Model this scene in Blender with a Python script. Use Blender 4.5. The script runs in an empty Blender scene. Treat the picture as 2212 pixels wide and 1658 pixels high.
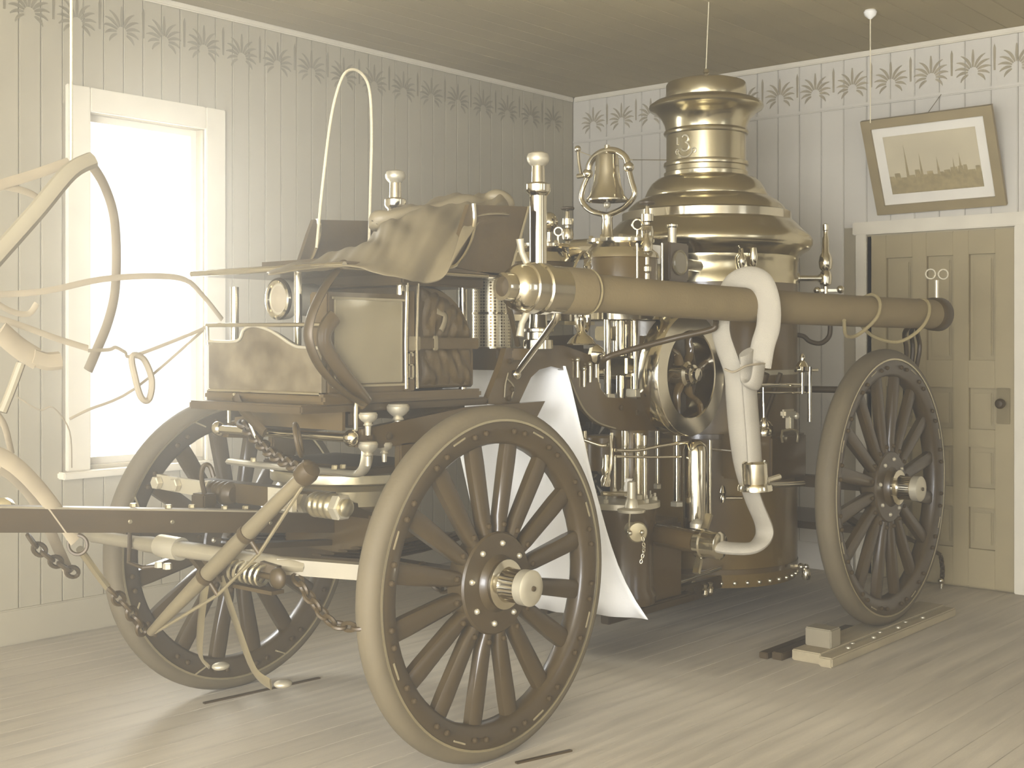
import bpy, bmesh, math, random
from mathutils import Vector, Matrix, Quaternion
random.seed(7)
SC = bpy.context.scene
COL = SC.collection
PI = math.pi

# ------------------------------------------------------------------ camera
FPX, CX, HY, CAMH, YAW = 2741.0, 1106.0, 745.0, 1.44, math.radians(40.5)
cam_d = bpy.data.cameras.new('camera')
cam = bpy.data.objects.new('camera', cam_d); COL.objects.link(cam)
cam_d.sensor_fit = 'HORIZONTAL'; cam_d.sensor_width = 36.0
cam_d.lens = 36.0 * FPX / 2212.0
cam_d.shift_y = -(829.0 - HY) / 2212.0
cam_d.clip_start = 0.05
cam.location = (0, 0, CAMH)
cam.rotation_euler = (PI / 2, 0, YAW - PI / 2)
SC.camera = cam

# ------------------------------------------------------------------ world, light, exposure
SC.view_settings.view_transform = 'Standard'
SC.view_settings.look = 'None'
SC.view_settings.gamma = 1.0
SC.view_settings.use_curve_mapping = False
SC.view_settings.exposure = EXPOSURE = 0.36
SC.cycles.max_bounces = 6; SC.cycles.diffuse_bounces = 3; SC.cycles.glossy_bounces = 4
w = bpy.data.worlds.new('overcast_sky'); SC.world = w
w.use_nodes = True
bg = w.node_tree.nodes['Background']
bg.inputs[0].default_value = (0.98, 0.97, 0.94, 1); bg.inputs[1].default_value = 1.0

def area(name, loc, rot, sx, sy, watts, col=(1.0, 0.99, 0.965)):
    d = bpy.data.lights.new(name, 'AREA'); d.shape = 'RECTANGLE'
    d.size = sx; d.size_y = sy; d.energy = watts; d.color = col
    o = bpy.data.objects.new(name, d); COL.objects.link(o)
    o.location = loc; o.rotation_euler = rot
    return o
# daylight standing in the openings of the room: engine doorway in front, window in view, an added bay and windows behind the camera
area('daylight_doorway', (-3.32, 3.55, 1.55), (0, -PI / 2, 0), 2.9, 3.4, 225)
area('daylight_added_bay', (-3.32, -0.4, 1.55), (0, -PI / 2, 0), 2.9, 3.4, 1350)  # unseen second bay, put in to brighten the end wall
area('daylight_window', (3.84, 6.02, 1.72), (-PI / 2, 0, 0), 0.75, 1.85, 78)
area('daylight_side_window', (1.9, -2.62, 1.75), (PI / 2, 0, 0), 1.0, 1.9, 14)
area('daylight_side_window', (4.7, -2.62, 1.75), (PI / 2, 0, 0), 1.0, 1.9, 14)

# ------------------------------------------------------------------ a pixel of the photograph on a plane of the room
FW = Vector((math.cos(YAW), math.sin(YAW), 0)); RT = Vector((math.sin(YAW), -math.cos(YAW), 0))
EYE = Vector((0, 0, CAMH))
def ray(u, v): return FW + RT * ((u - CX) / FPX) + Vector((0, 0, (HY - v) / FPX))
def onp(u, v, ax, val):
    d = ray(u, v); return EYE + d * ((val - EYE[ax]) / d[ax])
def PX(u, v, x): return onp(u, v, 0, x)
def PY(u, v, y): return onp(u, v, 1, y)
def PZ(u, v, z): return onp(u, v, 2, z)

# ------------------------------------------------------------------ materials
def lin(h):
    r = [int(h[i:i + 2], 16) / 255 for i in (0, 2, 4)]
    return [c / 12.92 if c <= 0.04045 else ((c + 0.055) / 1.055) ** 2.4 for c in r] + [1]
def mat(name, hexc, rough=0.5, metal=0.0, var=0.12, scale=6.0, stretch=(1, 1, 1), bump=0.0, bscale=60.0, coat=0.0, rand=0.0, spec=0.5, hex2=None):
    m = bpy.data.materials.new(name); m.use_nodes = True
    nt = m.node_tree; N = nt.nodes; L = nt.links
    b = N['Principled BSDF']
    b.inputs['Roughness'].default_value = rough; b.inputs['Metallic'].default_value = metal
    b.inputs['Coat Weight'].default_value = coat; b.inputs['Coat Roughness'].default_value = 0.12
    b.inputs['Specular IOR Level'].default_value = spec
    tc = N.new('ShaderNodeTexCoord'); mp = N.new('ShaderNodeMapping'); mp.inputs['Scale'].default_value = stretch
    L.new(tc.outputs['Object'], mp.inputs['Vector'])
    nz = N.new('ShaderNodeTexNoise'); nz.inputs['Scale'].default_value = scale; nz.inputs['Detail'].default_value = 5
    L.new(mp.outputs[0], nz.inputs['Vector'])
    c = lin(hexc)
    cr = N.new('ShaderNodeValToRGB')
    e = cr.color_ramp.elements
    lo = [x * (1 - var) for x in c[:3]] + [1]; hi = [min(1, x * (1 + var)) for x in c[:3]] + [1]
    if hex2: lo = lin(hex2); hi = c
    e[0].position = 0.32; e[0].color = lo; e[1].position = 0.68; e[1].color = hi
    L.new(nz.outputs['Fac'], cr.inputs['Fac'])
    out = cr.outputs['Color']
    if rand > 0:
        oi = N.new('ShaderNodeObjectInfo'); mr = N.new('ShaderNodeMapRange')
        mr.inputs['To Min'].default_value = 1 - rand; mr.inputs['To Max'].default_value = 1 + rand
        L.new(oi.outputs['Random'], mr.inputs['Value'])
        mx = N.new('ShaderNodeMix'); mx.data_type = 'RGBA'; mx.blend_type = 'MULTIPLY'; mx.inputs['Factor'].default_value = 1
        L.new(out, mx.inputs['A']); L.new(mr.outputs[0], mx.inputs['B']); out = mx.outputs['Result']
    L.new(out, b.inputs['Base Color'])
    if bump > 0:
        n2 = N.new('ShaderNodeTexNoise'); n2.inputs['Scale'].default_value = bscale; n2.inputs['Detail'].default_value = 4
        L.new(mp.outputs[0], n2.inputs['Vector'])
        bp = N.new('ShaderNodeBump'); bp.inputs['Strength'].default_value = bump; bp.inputs['Distance'].default_value = 0.01
        L.new(n2.outputs['Fac'], bp.inputs['Height']); L.new(bp.outputs[0], b.inputs['Normal'])
    return m
M = {}
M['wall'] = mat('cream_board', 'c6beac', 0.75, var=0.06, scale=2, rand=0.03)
M['wall2'] = mat('shaded_board', 'a3997f', 0.75, var=0.06, scale=2, rand=0.03)  # left wall: its dimmer light is put into a darker board colour
M['wallback'] = mat('wall_backing', 'a3977a', 0.85)
M['stencil'] = mat('stencil_paint', '9a8e72', 0.8, var=0.12, scale=10)
M['stencil2'] = mat('stencil_paint_shaded', '7f755b', 0.8, var=0.12, scale=10)  # stencil darkened along with the shade painted into the left wall
M['ceil'] = mat('ceiling_board', 'ab9c74', 0.8, var=0.06, scale=2, rand=0.04)
M['floor'] = mat('floor_board', 'b5ab97', 0.6, var=0.2, scale=2.6, stretch=(0.45, 5, 1), rand=0.05, bump=0.15, bscale=25)
M['trim'] = mat('pale_trim', 'd2c8b0', 0.6, var=0.05)
M['door'] = mat('door_paint', '9a8b66', 0.55, var=0.07, scale=4)
M['jamb'] = mat('brown_jamb', '7d6f4c', 0.6)
M['paint'] = mat('dark_lacquer', '4f3f23', 0.25, var=0.10, scale=4, coat=0.5)
M['paint2'] = mat('dark_wheel_paint', '40331c', 0.38, var=0.10, scale=5, coat=0.2)
M['boltpaint'] = mat('flat_brown_paint', '40331c', 0.7, spec=0.2)
M['stripe'] = mat('pinstripe', '83775a', 0.4)
M['iron'] = mat('black_iron', '43351b', 0.45, metal=0.2, var=0.15, scale=12)
M['rubber'] = mat('grey_rubber', '5d523b', 0.75, var=0.08, scale=6, bump=0.1)
M['nickel'] = mat('polished_nickel', 'd8cfb6', 0.13, metal=1.0, var=0.04)
M['brass'] = mat('polished_brass', 'c8bd9c', 0.2, metal=1.0, var=0.05, scale=3)
M['steel'] = mat('satin_steel', 'c4b998', 0.3, metal=0.9, var=0.06)
M['dull'] = mat('dull_nickel', 'beb59c', 0.4, metal=0.6, var=0.06)
M['jacket'] = mat('boiler_jacket', '604d26', 0.3, var=0.12, scale=3, coat=0.3)
M['cloth'] = mat('white_cotton', 'f4f2ec', 0.9, var=0.03, bump=0.1, bscale=200)
M['canvas'] = mat('pale_canvas', '9d9583', 0.9, var=0.06, bump=0.3, bscale=250)
M['hose'] = mat('brown_suction_cover', '6f6040', 0.7, var=0.08, scale=8, bump=0.15, bscale=90)
M['leather'] = mat('dark_leather', '4c3d22', 0.42, var=0.2, scale=8, bump=0.35, bscale=18, coat=0.2)
M['tan'] = mat('tan_oilskin', '776b50', 0.55, var=0.12, scale=5, bump=0.12, bscale=30)
M['strap'] = mat('worn_strap_leather', '94876e', 0.6, var=0.12, scale=8)
M['wood'] = mat('dark_wood', '43351d', 0.4, var=0.15, scale=3, stretch=(1, 6, 6), coat=0.3)
M['palewood'] = mat('pale_wood', '857b63', 0.5, var=0.1, scale=4)
M['shaft'] = mat('painted_shaft', '665b43', 0.4, var=0.08, scale=4)
M['rawwood'] = mat('raw_timber', '978a6c', 0.8, var=0.15, scale=5, stretch=(0.5, 5, 5))
M['rope'] = mat('pale_rope', 'cbbf9e', 0.9, bump=0.4, bscale=150)
M['darkrope'] = mat('dark_rope', '82744f', 0.9, bump=0.4, bscale=150)
M['panel'] = mat('varnished_panel', '7d7256', 0.18, var=0.16, scale=3, coat=0.7)
M['mural'] = mat('painted_scene', '70644c', 0.3, scale=9, hex2='483c27', coat=0.5)
M['paper'] = mat('picture_mount', 'dbd3c0', 0.8, var=0.03)
M['print'] = mat('print_sky', 'b9ac8c', 0.8, var=0.06, scale=6)
M['printdark'] = mat('print_ink', '96865f', 0.85, var=0.2, scale=30)
M['frame'] = mat('frame_wood', '8f7f5b', 0.5, var=0.1)
M['black'] = mat('dark_hollow', '40341f', 0.8)
M['porcelain'] = mat('white_porcelain', 'e8e3d6', 0.3)
def glassmat():
    m = bpy.data.materials.new('window_glass'); m.use_nodes = True
    nt = m.node_tree; N = nt.nodes; L = nt.links
    for n in list(N): N.remove(n)
    o = N.new('ShaderNodeOutputMaterial'); t = N.new('ShaderNodeBsdfTransparent'); g = N.new('ShaderNodeBsdfGlossy')
    t.inputs[0].default_value = (0.95, 0.95, 0.93, 1); g.inputs['Roughness'].default_value = 0.05
    fr = N.new('ShaderNodeFresnel'); fr.inputs[0].default_value = 1.3
    mx = N.new('ShaderNodeMixShader'); L.new(fr.outputs[0], mx.inputs[0]); L.new(t.outputs[0], mx.inputs[1]); L.new(g.outputs[0], mx.inputs[2])
    L.new(mx.outputs[0], o.inputs[0]); return m
M['glass'] = glassmat()
def perfmat():
    m = mat('perforated_nickel', 'cfc5a8', 0.3, metal=0.8)
    nt = m.node_tree; N = nt.nodes; L = nt.links; b = N['Principled BSDF']
    tc = N.new('ShaderNodeTexCoord'); vo = N.new('ShaderNodeTexVoronoi'); vo.inputs['Scale'].default_value = 75; vo.inputs['Randomness'].default_value = 0
    L.new(tc.outputs['Object'], vo.inputs['Vector'])
    cr = N.new('ShaderNodeValToRGB'); cr.color_ramp.interpolation = 'CONSTANT'
    cr.color_ramp.elements[0].color = lin('5a4a2c'); cr.color_ramp.elements[1].position = 0.38; cr.color_ramp.elements[1].color = lin('cfc5a8')
    L.new(vo.outputs['Distance'], cr.inputs['Fac']); L.new(cr.outputs['Color'], b.inputs['Base Color'])
    return m
M['perf'] = perfmat()

# ------------------------------------------------------------------ mesh building
WORLD = {}
def cat(pts, n=6, closed=False):
    P = [Vector(p) for p in pts]; out = []; m = len(P)
    for i in range(m if closed else m - 1):
        if closed: a, b, c, d = P[i - 1], P[i], P[(i + 1) % m], P[(i + 2) % m]
        else: a, b, c, d = P[max(i - 1, 0)], P[i], P[i + 1], P[min(i + 2, m - 1)]
        for k in range(n):
            t = k / n
            out.append(0.5 * ((2 * b) + (c - a) * t + (2 * a - 5 * b + 4 * c - d) * t * t + (3 * b - a - 3 * c + d) * t ** 3))
    if not closed: out.append(P[-1])
    return out
def perp(d):
    d = Vector(d).normalized(); a = Vector((0, 0, 1)) if abs(d.z) < 0.9 else Vector((1, 0, 0))
    x = a.cross(d).normalized(); return x, d.cross(x)
class MB:
    def __init__(s): s.v = []; s.f = []
    def quadring(s, rings, closed_ends=True, loop=False):
        b = len(s.v); n = len(rings[0])
        for r in rings: s.v += [Vector(p) for p in r]
        m = len(rings)
        for i in range(m if loop else m - 1):
            for k in range(n):
                j = (i + 1) % m
                s.f.append((b + i * n + k, b + i * n + (k + 1) % n, b + j * n + (k + 1) % n, b + j * n + k))
        if closed_ends and not loop:
            s.f.append(tuple(b + k for k in range(n))[::-1]); s.f.append(tuple(b + (m - 1) * n + k for k in range(n)))
        return s
    def box(s, lo, hi, bev=0.0):
        (x0, y0, z0), (x1, y1, z1) = lo, hi
        if bev <= 0:
            b = len(s.v)
            s.v += [Vector(p) for p in ((x0,y0,z0),(x1,y0,z0),(x1,y1,z0),(x0,y1,z0),(x0,y0,z1),(x1,y0,z1),(x1,y1,z1),(x0,y1,z1))]
            s.f += [tuple(b + i for i in q) for q in ((3,2,1,0),(4,5,6,7),(0,1,5,4),(1,2,6,5),(2,3,7,6),(3,0,4,7))]
        else:
            bm = bmesh.new(); bmesh.ops.create_cube(bm, size=1)
            for q in bm.verts: q.co = Vector(((x0+x1)/2 + q.co.x*(x1-x0), (y0+y1)/2 + q.co.y*(y1-y0), (z0+z1)/2 + q.co.z*(z1-z0)))
            bmesh.ops.bevel(bm, geom=bm.edges[:], offset=bev, segments=2, affect='EDGES')
            s.add(bm)
        return s
    def add(s, bm):
        b = len(s.v); bm.verts.index_update()
        s.v += [q.co.copy() for q in bm.verts]
        s.f += [tuple(b + q.index for q in f.verts) for f in bm.faces]; bm.free(); return s
    def bar(s, p, q, w, h, up=(0, 0, 1), w2=None, h2=None):
        p = Vector(p); q = Vector(q); d = (q - p).normalized(); up = Vector(up)
        x = d.cross(up).normalized(); y = x.cross(d); w2 = w if w2 is None else w2; h2 = h if h2 is None else h2
        R = [[c + x*(sx*ww/2) + y*(sy*hh/2) for sx, sy in ((-1,-1),(1,-1),(1,1),(-1,1))] for c, ww, hh in ((p,w,h),(q,w2,h2))]
        return s.quadring(R)
    def cyl(s, p, q, r, r2=None, n=16):
        p = Vector(p); q = Vector(q); x, y = perp(q - p); r2 = r if r2 is None else r2
        return s.quadring([[c + (x*math.cos(2*PI*k/n) + y*math.sin(2*PI*k/n))*rr for k in range(n)] for c, rr in ((p, r), (q, r2))])
    def lathe(s, o, d, prof, n=32):
        o = Vector(o); d = Vector(d).normalized(); x, y = perp(d)
        return s.quadring([[o + d*h + (x*math.cos(2*PI*k/n) + y*math.sin(2*PI*k/n))*max(r, 1e-4) for k in range(n)] for r, h in prof])
    def ringl(s, o, d, prof, n=48):            # closed profile turned round an axis
        o = Vector(o); d = Vector(d).normalized(); x, y = perp(d); m = len(prof)
        rings = [[o + d*h + (x*math.cos(2*PI*k/n) + y*math.sin(2*PI*k/n))*r for r, h in prof] for k in range(n)]
        return s.quadring(rings, loop=True)
    def tube(s, pts, r, n=8, flat=None, up=None, closed=False, r2=None):
        P = [Vector(p) for p in pts]; rings = []; m = len(P)
        T = []
        for i in range(m):
            a = P[(i - 1) % m] if closed else P[max(i-1, 0)]; b = P[(i + 1) % m] if closed else P[min(i+1, m-1)]
            T.append((b - a).normalized())
        x, y = perp(T[0])
        if up is not None:
            x = Vector(up); x = (x - T[0]*x.dot(T[0])).normalized(); y = T[0].cross(x)
        for i in range(m):
            if i:
                qn = T[i-1].rotation_difference(T[i]); x = qn @ x; y = qn @ y
            rr = r[i] if isinstance(r, (list, tuple)) else (r if r2 is None else r + (r2 - r)*i/(m-1))
            fx = 1.0; fy = 1.0
            if flat: fx, fy = flat
            rings.append([P[i] + x*(math.cos(2*PI*k/n)*rr*fx) + y*(math.sin(2*PI*k/n)*rr*fy) for k in range(n)])
        return s.quadring(rings, loop=closed)
    def prism(s, poly, off):                    # poly: 3D points of a flat outline, pushed along off
        off = Vector(off); n = len(poly); b = len(s.v)
        s.v += [Vector(p) for p in poly] + [Vector(p) + off for p in poly]
        s.f.append(tuple(range(b, b+n))); s.f.append(tuple(range(b+n, b+2*n))[::-1])
        for k in range(n): s.f.append((b+k, b+n+k, b+n+(k+1)%n, b+(k+1)%n))
        return s
    def sphere(s, c, r, sc=(1,1,1), n=16, m=10):
        c = Vector(c); rings = []
        for i in range(1, m):
            t = PI*i/m
            rings.append([c + Vector((sc[0]*r*math.sin(t)*math.cos(2*PI*k/n), sc[1]*r*math.sin(t)*math.sin(2*PI*k/n), -sc[2]*r*math.cos(t))) for k in range(n)])
        b = len(s.v); s.quadring(rings, closed_ends=False)
        lo = len(s.v); s.v += [c - Vector((0,0,sc[2]*r)), c + Vector((0,0,sc[2]*r))]
        for k in range(n):
            s.f.append((lo, b+(k+1)%n, b+k)); e = b+(m-2)*n; s.f.append((lo+1, e+k, e+(k+1)%n))
        return s
    def torus(s, c, ax, R, r, n=32, m=8):
        prof = [(R + r*math.cos(2*PI*k/m), r*math.sin(2*PI*k/m)) for k in range(m)]
        return s.ringl(c, ax, prof, n)
    def mesh(s, name, o=(0,0,0), smooth=True, ang=38, fix=True):
        me = bpy.data.meshes.new(name); o = Vector(o)
        me.from_pydata([tuple(p - o) for p in s.v], [], s.f); me.update()
        if fix:
            bm = bmesh.new(); bm.from_mesh(me); bmesh.ops.recalc_face_normals(bm, faces=bm.faces[:]); bm.to_mesh(me); bm.free()
        if smooth:
            me.polygons.foreach_set('use_smooth', [True]*len(me.polygons)); me.set_sharp_from_angle(angle=math.radians(ang))
        me.update(); return me
    def build(s, name, m, parent=None, smooth=True, ang=38, fix=True):
        lo = [min(p[i] for p in s.v) for i in range(3)]; hi = [max(p[i] for p in s.v) for i in range(3)]
        o = Vector(((lo[0]+hi[0])/2, (lo[1]+hi[1])/2, lo[2]))
        return place(name, s.mesh(name, o, smooth, ang, fix), m, o, parent)
def place(name, me, m, loc, parent=None, rot=None):
    ob = bpy.data.objects.new(name, me); COL.objects.link(ob)
    if m is not None and not me.materials: me.materials.append(M[m] if isinstance(m, str) else m)
    ob.location = loc
    if rot: ob.rotation_euler = rot
    WORLD[ob.name] = Vector(loc)
    if parent is not None:
        ob.parent = parent; ob.matrix_parent_inverse = Matrix.Translation(-WORLD[parent.name])
    return ob
def empty(name, loc, parent=None):
    o = bpy.data.objects.new(name, None); COL.objects.link(o); o.location = loc; o.empty_display_size = 0.1
    WORLD[o.name] = Vector(loc)
    if parent is not None:
        o.parent = parent; o.matrix_parent_inverse = Matrix.Translation(-WORLD[parent.name])
    return o
def tag(o, label, cat_, group=None):
    o['label'] = label; o['category'] = cat_
    if group: o['group'] = group
    return o
def struct(o): o['kind'] = 'structure'; return o
def hexnut(o, d, r, h, n=6): return MB().lathe(o, d, [(r, 0), (r, h*0.85), (r*0.85, h)], n)
def chain(name, pts, link, r, m, parent, sub='link'):
    """links laid end to end on a path; each a mesh of its own"""
    ch = empty(name, Vector(pts[0]), parent)
    P = cat(pts, 12); L = [0]
    for a, b in zip(P, P[1:]): L.append(L[-1] + (b - a).length)
    n = max(2, int(L[-1] / (link*0.72)))
    ring = []
    for k in range(14):
        t = 2*PI*k/14; ring.append(Vector((math.cos(t)*link*0.5, math.sin(t)*link*0.32, 0)))
    me = MB().tube(ring, r, 6, closed=True).mesh(sub)
    for i in range(n):
        s = L[-1]*(i + 0.5)/n
        j = max(k for k in range(len(L)) if L[k] <= s); j = min(j, len(P)-2)
        p = P[j].lerp(P[j+1], (s - L[j])/max(1e-6, L[j+1]-L[j])); d = (P[j+1]-P[j]).normalized()
        q = d.to_track_quat('X', 'Z') @ Quaternion((1, 0, 0), PI/2*(i % 2) + 0.4)
        ob = place(sub, me, m, p, ch); ob.rotation_euler = q.to_euler()
    return ch

# ------------------------------------------------------------------ the room
LW, EW, ZC = 5.81, 7.5, 3.28           # left wall, end wall, ceiling
X0, Y0 = -3.2, -2.5
fl = struct(MB().box((X0-0.1, Y0-0.1, -0.12), (EW+0.1, LW+0.1, -0.022)).build('floor', 'wallback', smooth=False))
bw = 0.146; nb = int((LW - Y0)/bw) + 1
pm = MB().box((X0, 0.0006, -0.022), (EW, bw-0.0006, 0.0), 0.0012).mesh('floor_plank', smooth=False)
for i in range(nb - 1): place('floor_plank', pm, 'floor', (0, LW - (i+1)*bw, 0), fl)
ce = struct(MB().box((X0-0.1, Y0-0.1, ZC+0.012), (EW+0.1, LW+0.1, ZC+0.1)).build('ceiling', 'wallback', smooth=False))
pm = MB().box((X0, 0.001, ZC), (EW, bw-0.001, ZC+0.012), 0.003).mesh('ceiling_board', smooth=False)
for i in range(nb - 1): place('ceiling_board', pm, 'ceil', (0, LW - (i+1)*bw, 0), ce)

WX0, WX1, WZ0, WZ1 = 3.49, 4.19, 0.83, 2.62      # window hole
wl = MB()
for lo, hi in (((X0, LW, 0), (WX0, LW+0.16, ZC)), ((WX1, LW, 0), (EW+0.1, LW+0.16, ZC)), ((WX0, LW, 0), (WX1, LW+0.16, WZ0)), ((WX0, LW, WZ1), (WX1, LW+0.16, ZC))): wl.box(lo, hi)
wl = struct(wl.build('wall_left', 'wallback', smooth=False))
def board(name, wall, x0, x1, z0, z1, axis):
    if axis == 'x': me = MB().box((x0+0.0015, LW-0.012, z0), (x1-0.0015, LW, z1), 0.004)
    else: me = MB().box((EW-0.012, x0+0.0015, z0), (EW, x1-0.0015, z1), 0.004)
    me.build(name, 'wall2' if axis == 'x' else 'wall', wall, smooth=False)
x = EW - 0.012; bwl = 0.115
while x > X0 + 0.2:
    a, b = x - bwl, x
    if b <= WX0 - 0.05 or a >= WX1 + 0.05: board('wall_board', wl, a, b, 0.16, ZC, 'x')
    else:
        board('wall_board', wl, a, b, 0.16, WZ0 - 0.02, 'x'); board('wall_board', wl, a, b, WZ1 + 0.02, ZC, 'x')
    x -= bwl
DY0, DY1, DZ = 2.56, 3.47, 2.12
we = MB()
for lo, hi in (((EW, DY1, 0), (EW+0.16, LW, ZC)), ((EW, Y0, 0), (EW+0.16, DY0, ZC)), ((EW, DY0, DZ), (EW+0.16, DY1, ZC))): we.box(lo, hi)
we = struct(we.build('wall_back', 'wallback', smooth=False))
y = LW - 0.012; bwe = 0.155
while y > Y0 + 0.16:
    a, b = y - bwe, y
    if a >= DY1 + 0.02 or b <= DY0 - 0.02: board('wall_board', we, a, b, 0.16, ZC, 'y')
    else: board('wall_board', we, a, b, DZ + 0.06, ZC, 'y')
    y -= bwe
wf = MB()          # street front with its wide engine doorway and a second opening added for light, and the side wall with its two windows: behind the camera
for lo, hi in (((X0-0.16, Y0, 0), (X0, -2.2, ZC)), ((X0-0.16, 1.4, 0), (X0, 1.75, ZC)), ((X0-0.16, -2.2, 3.05), (X0, 1.4, ZC)), ((X0-0.16, 5.35, 0), (X0, LW+0.16, ZC)), ((X0-0.16, 1.75, 3.05), (X0, 5.35, ZC))): wf.box(lo, hi)
struct(wf.build('wall_front', 'wall', smooth=False))
wr = MB()
for a, b in ((X0, 1.4), (2.4, 4.2), (5.2, EW)): wr.box((a, Y0-0.16, 0), (b, Y0, ZC))
for a in (1.4, 4.2): wr.box((a, Y0-0.16, 0), (a+1.0, Y0, 0.8)); wr.box((a, Y0-0.16, 2.7), (a+1.0, Y0, ZC))
struct(wr.build('wall_right', 'wall', smooth=False))
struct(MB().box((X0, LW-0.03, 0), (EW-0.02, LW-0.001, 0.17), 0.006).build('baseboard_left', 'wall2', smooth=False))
struct(MB().box((EW-0.03, DY1+0.09, 0), (EW-0.001, LW-0.03, 0.17), 0.006).build('baseboard_back', 'wall', smooth=False))
# crown strip and picture rail
struct(MB().box((X0, LW-0.035, ZC-0.035), (EW-0.03, LW-0.013, ZC-0.001), 0.006).build('trim_1', 'trim', smooth=False))
struct(MB().box((EW-0.035, Y0+0.02, ZC-0.035), (EW-0.013, LW-0.036, ZC-0.001), 0.006).build('trim_2', 'trim', smooth=False))
struct(MB().box((EW-0.03, Y0+0.02, 2.935), (EW-0.013, LW-0.02, 2.958), 0.006).build('trim_3', 'wall', smooth=False))
# stencilled palmette frieze: flat paint shapes 1 mm proud of the boards
def petal(a, r0, r1, wd, curl):
    pts = []
    n = 7
    L_, R_ = [], []
    for k in range(n):
        t = k/(n-1); r = r0 + (r1-r0)*t; aa = a + curl*t*t
        cxp, cyp = math.sin(aa)*r, math.cos(aa)*r
        ww = wd*math.sin(PI*min(1, 0.12 + 0.8*t))**0.8
        L_.append((cxp - math.cos(aa)*ww/2, cyp + math.sin(aa)*ww/2)); R_.append((cxp + math.cos(aa)*ww/2, cyp - math.sin(aa)*ww/2))
    return L_ + R_[::-1]
motif = []
for a in (-1.95, -1.5, -1.1, -0.72, -0.36, 0.0, 0.36, 0.72, 1.1, 1.5, 1.95):
    rr = 0.135 - 0.045*abs(a)/1.95
    motif.append([(p, q) for p, q in petal(a, 0.03, rr, 0.017, 0.25*(1 if a > 0 else -1 if a < 0 else 0))])
drop = [[(-0.006, -0.02), (0.006, -0.02), (0.008, 0.11), (0, 0.135), (-0.008, 0.11)]]
def stencil_mesh(shapes, axis, name):
    mb = MB()
    for sh in shapes:
        if axis == 'x': mb.prism([(p, 0, q) for p, q in sh], (0, 0.0015, 0))
        else: mb.prism([(0, p, q) for p, q in sh], (0.0015, 0, 0))
    return mb.mesh(name, smooth=False)
ms, md = stencil_mesh(motif, 'y', 'stencil_palmette'), stencil_mesh(drop, 'y', 'stencil_drop')
pit = 0.255; y = LW - 0.20
while y > 2.4:
    place('stencil_palmette', ms, 'stencil', (EW-0.0135, y, 3.055), we); place('stencil_drop', md, 'stencil', (EW-0.0135, y - pit/2, 3.07), we); y -= pit
ms, md = stencil_mesh(motif, 'x', 'stencil_palmette'), stencil_mesh(drop, 'x', 'stencil_drop')
x = EW - 0.25
while x > 3.0:
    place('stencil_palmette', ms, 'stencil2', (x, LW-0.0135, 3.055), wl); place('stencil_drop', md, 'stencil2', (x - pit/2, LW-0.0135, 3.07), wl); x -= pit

# window
wn = MB()
wn.box((WX0-0.13, LW-0.035, WZ0-0.02), (WX0, LW-0.012, WZ1+0.12), 0.005); wn.box((WX1, LW-0.035, WZ0-0.02), (WX1+0.13, LW-0.012, WZ1+0.12), 0.005)
wn.box((WX0, LW-0.035, WZ1), (WX1, LW-0.012, WZ1+0.12), 0.005)
win = struct(wn.build('window_1', 'trim', smooth=False))
MB().box((WX0-0.17, LW-0.075, WZ0-0.055), (WX1+0.17, LW+0.1, WZ0-0.02), 0.006).build('window_sill', 'trim', win, smooth=False)
ws = MB()
for z0, z1, yy in ((WZ0, WZ1, LW+0.06),):
    ws = MB(); fw = 0.035
    ws.box((WX0, yy, z0), (WX0+fw, yy+0.03, z1)).box((WX1-fw, yy, z0), (WX1, yy+0.03, z1)).box((WX0+fw, yy, z0), (WX1-fw, yy+0.03, z0+fw)).box((WX0+fw, yy, z1-fw), (WX1-fw, yy+0.03, z1))
    sa = ws.build('sash', 'trim', win, smooth=False)
    MB().box((WX0+fw, yy+0.013, z0+fw), (WX1-fw, yy+0.017, z1-fw)).build('pane', 'glass', sa, smooth=False)

# panelled door
dr = MB()
dr.box((EW+0.02, DY0, -0.03), (EW+0.035, DY1, DZ))
door = struct(dr.build('door_1', 'door', smooth=False))
cols = []
for u0, u1 in ((1916, 1972), (2003, 2060), (2094, 2151)):
    cols.append((PX(u1, 745, EW).y, PX(u0, 745, EW).y))
rows = [(PX(2120, b, EW).z, PX(2120, a, EW).z) for a, b in ((548, 778), (838, 927), (966, 1054), (1096, 1186))]
ys = [DY0] + [q for c in cols[::-1] for q in c] + [DY1]
for k in range(0, 8, 2): MB().box((EW-0.012, ys[k], 0.01), (EW+0.02, ys[k+1], DZ), 0.003).build('stile', 'door', door, smooth=False)
zs = [0.01] + [q for r in rows[::-1] for q in r] + [DZ]
for ya, yb in cols:
    for k in range(0, 10, 2): MB().box((EW-0.0105, ya, zs[k]), (EW+0.02, yb, zs[k+1]), 0.002).build('rail', 'door', door, smooth=False)
    for za, zb in rows:
        MB().box((EW+0.004, ya+0.022, za+0.024), (EW+0.02, yb-0.022, zb-0.024), 0.007).build('panel', 'door', door, smooth=False)
kp = MB().box((EW-0.020, 2.585, 0.98), (EW-0.0121, 2.665, 1.19), 0.003).build('lock_plate', 'jamb', door)
MB().lathe((EW-0.020, 2.625, 1.10), (-1, 0, 0), [(0.012, 0), (0.012, 0.03), (0.028, 0.04), (0.03, 0.055), (0.018, 0.068), (0.001, 0.07)], 16).build('knob', 'iron', kp)
struct(MB().box((EW-0.03, DY1, 0), (EW-0.0125, DY1+0.07, DZ+0.01), 0.004).box((EW-0.03, DY0-0.09, 0), (EW-0.0125, DY0, DZ+0.01), 0.004).box((EW-0.035, DY0-0.11, DZ+0.01), (EW-0.0125, DY1+0.09, DZ+0.09), 0.006).build('trim_4', 'trim', smooth=False))
struct(MB().box((EW-0.012, DY1-0.03, 0), (EW+0.02, DY1, DZ), 0.002).build('trim_5', 'jamb', smooth=False))
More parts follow.
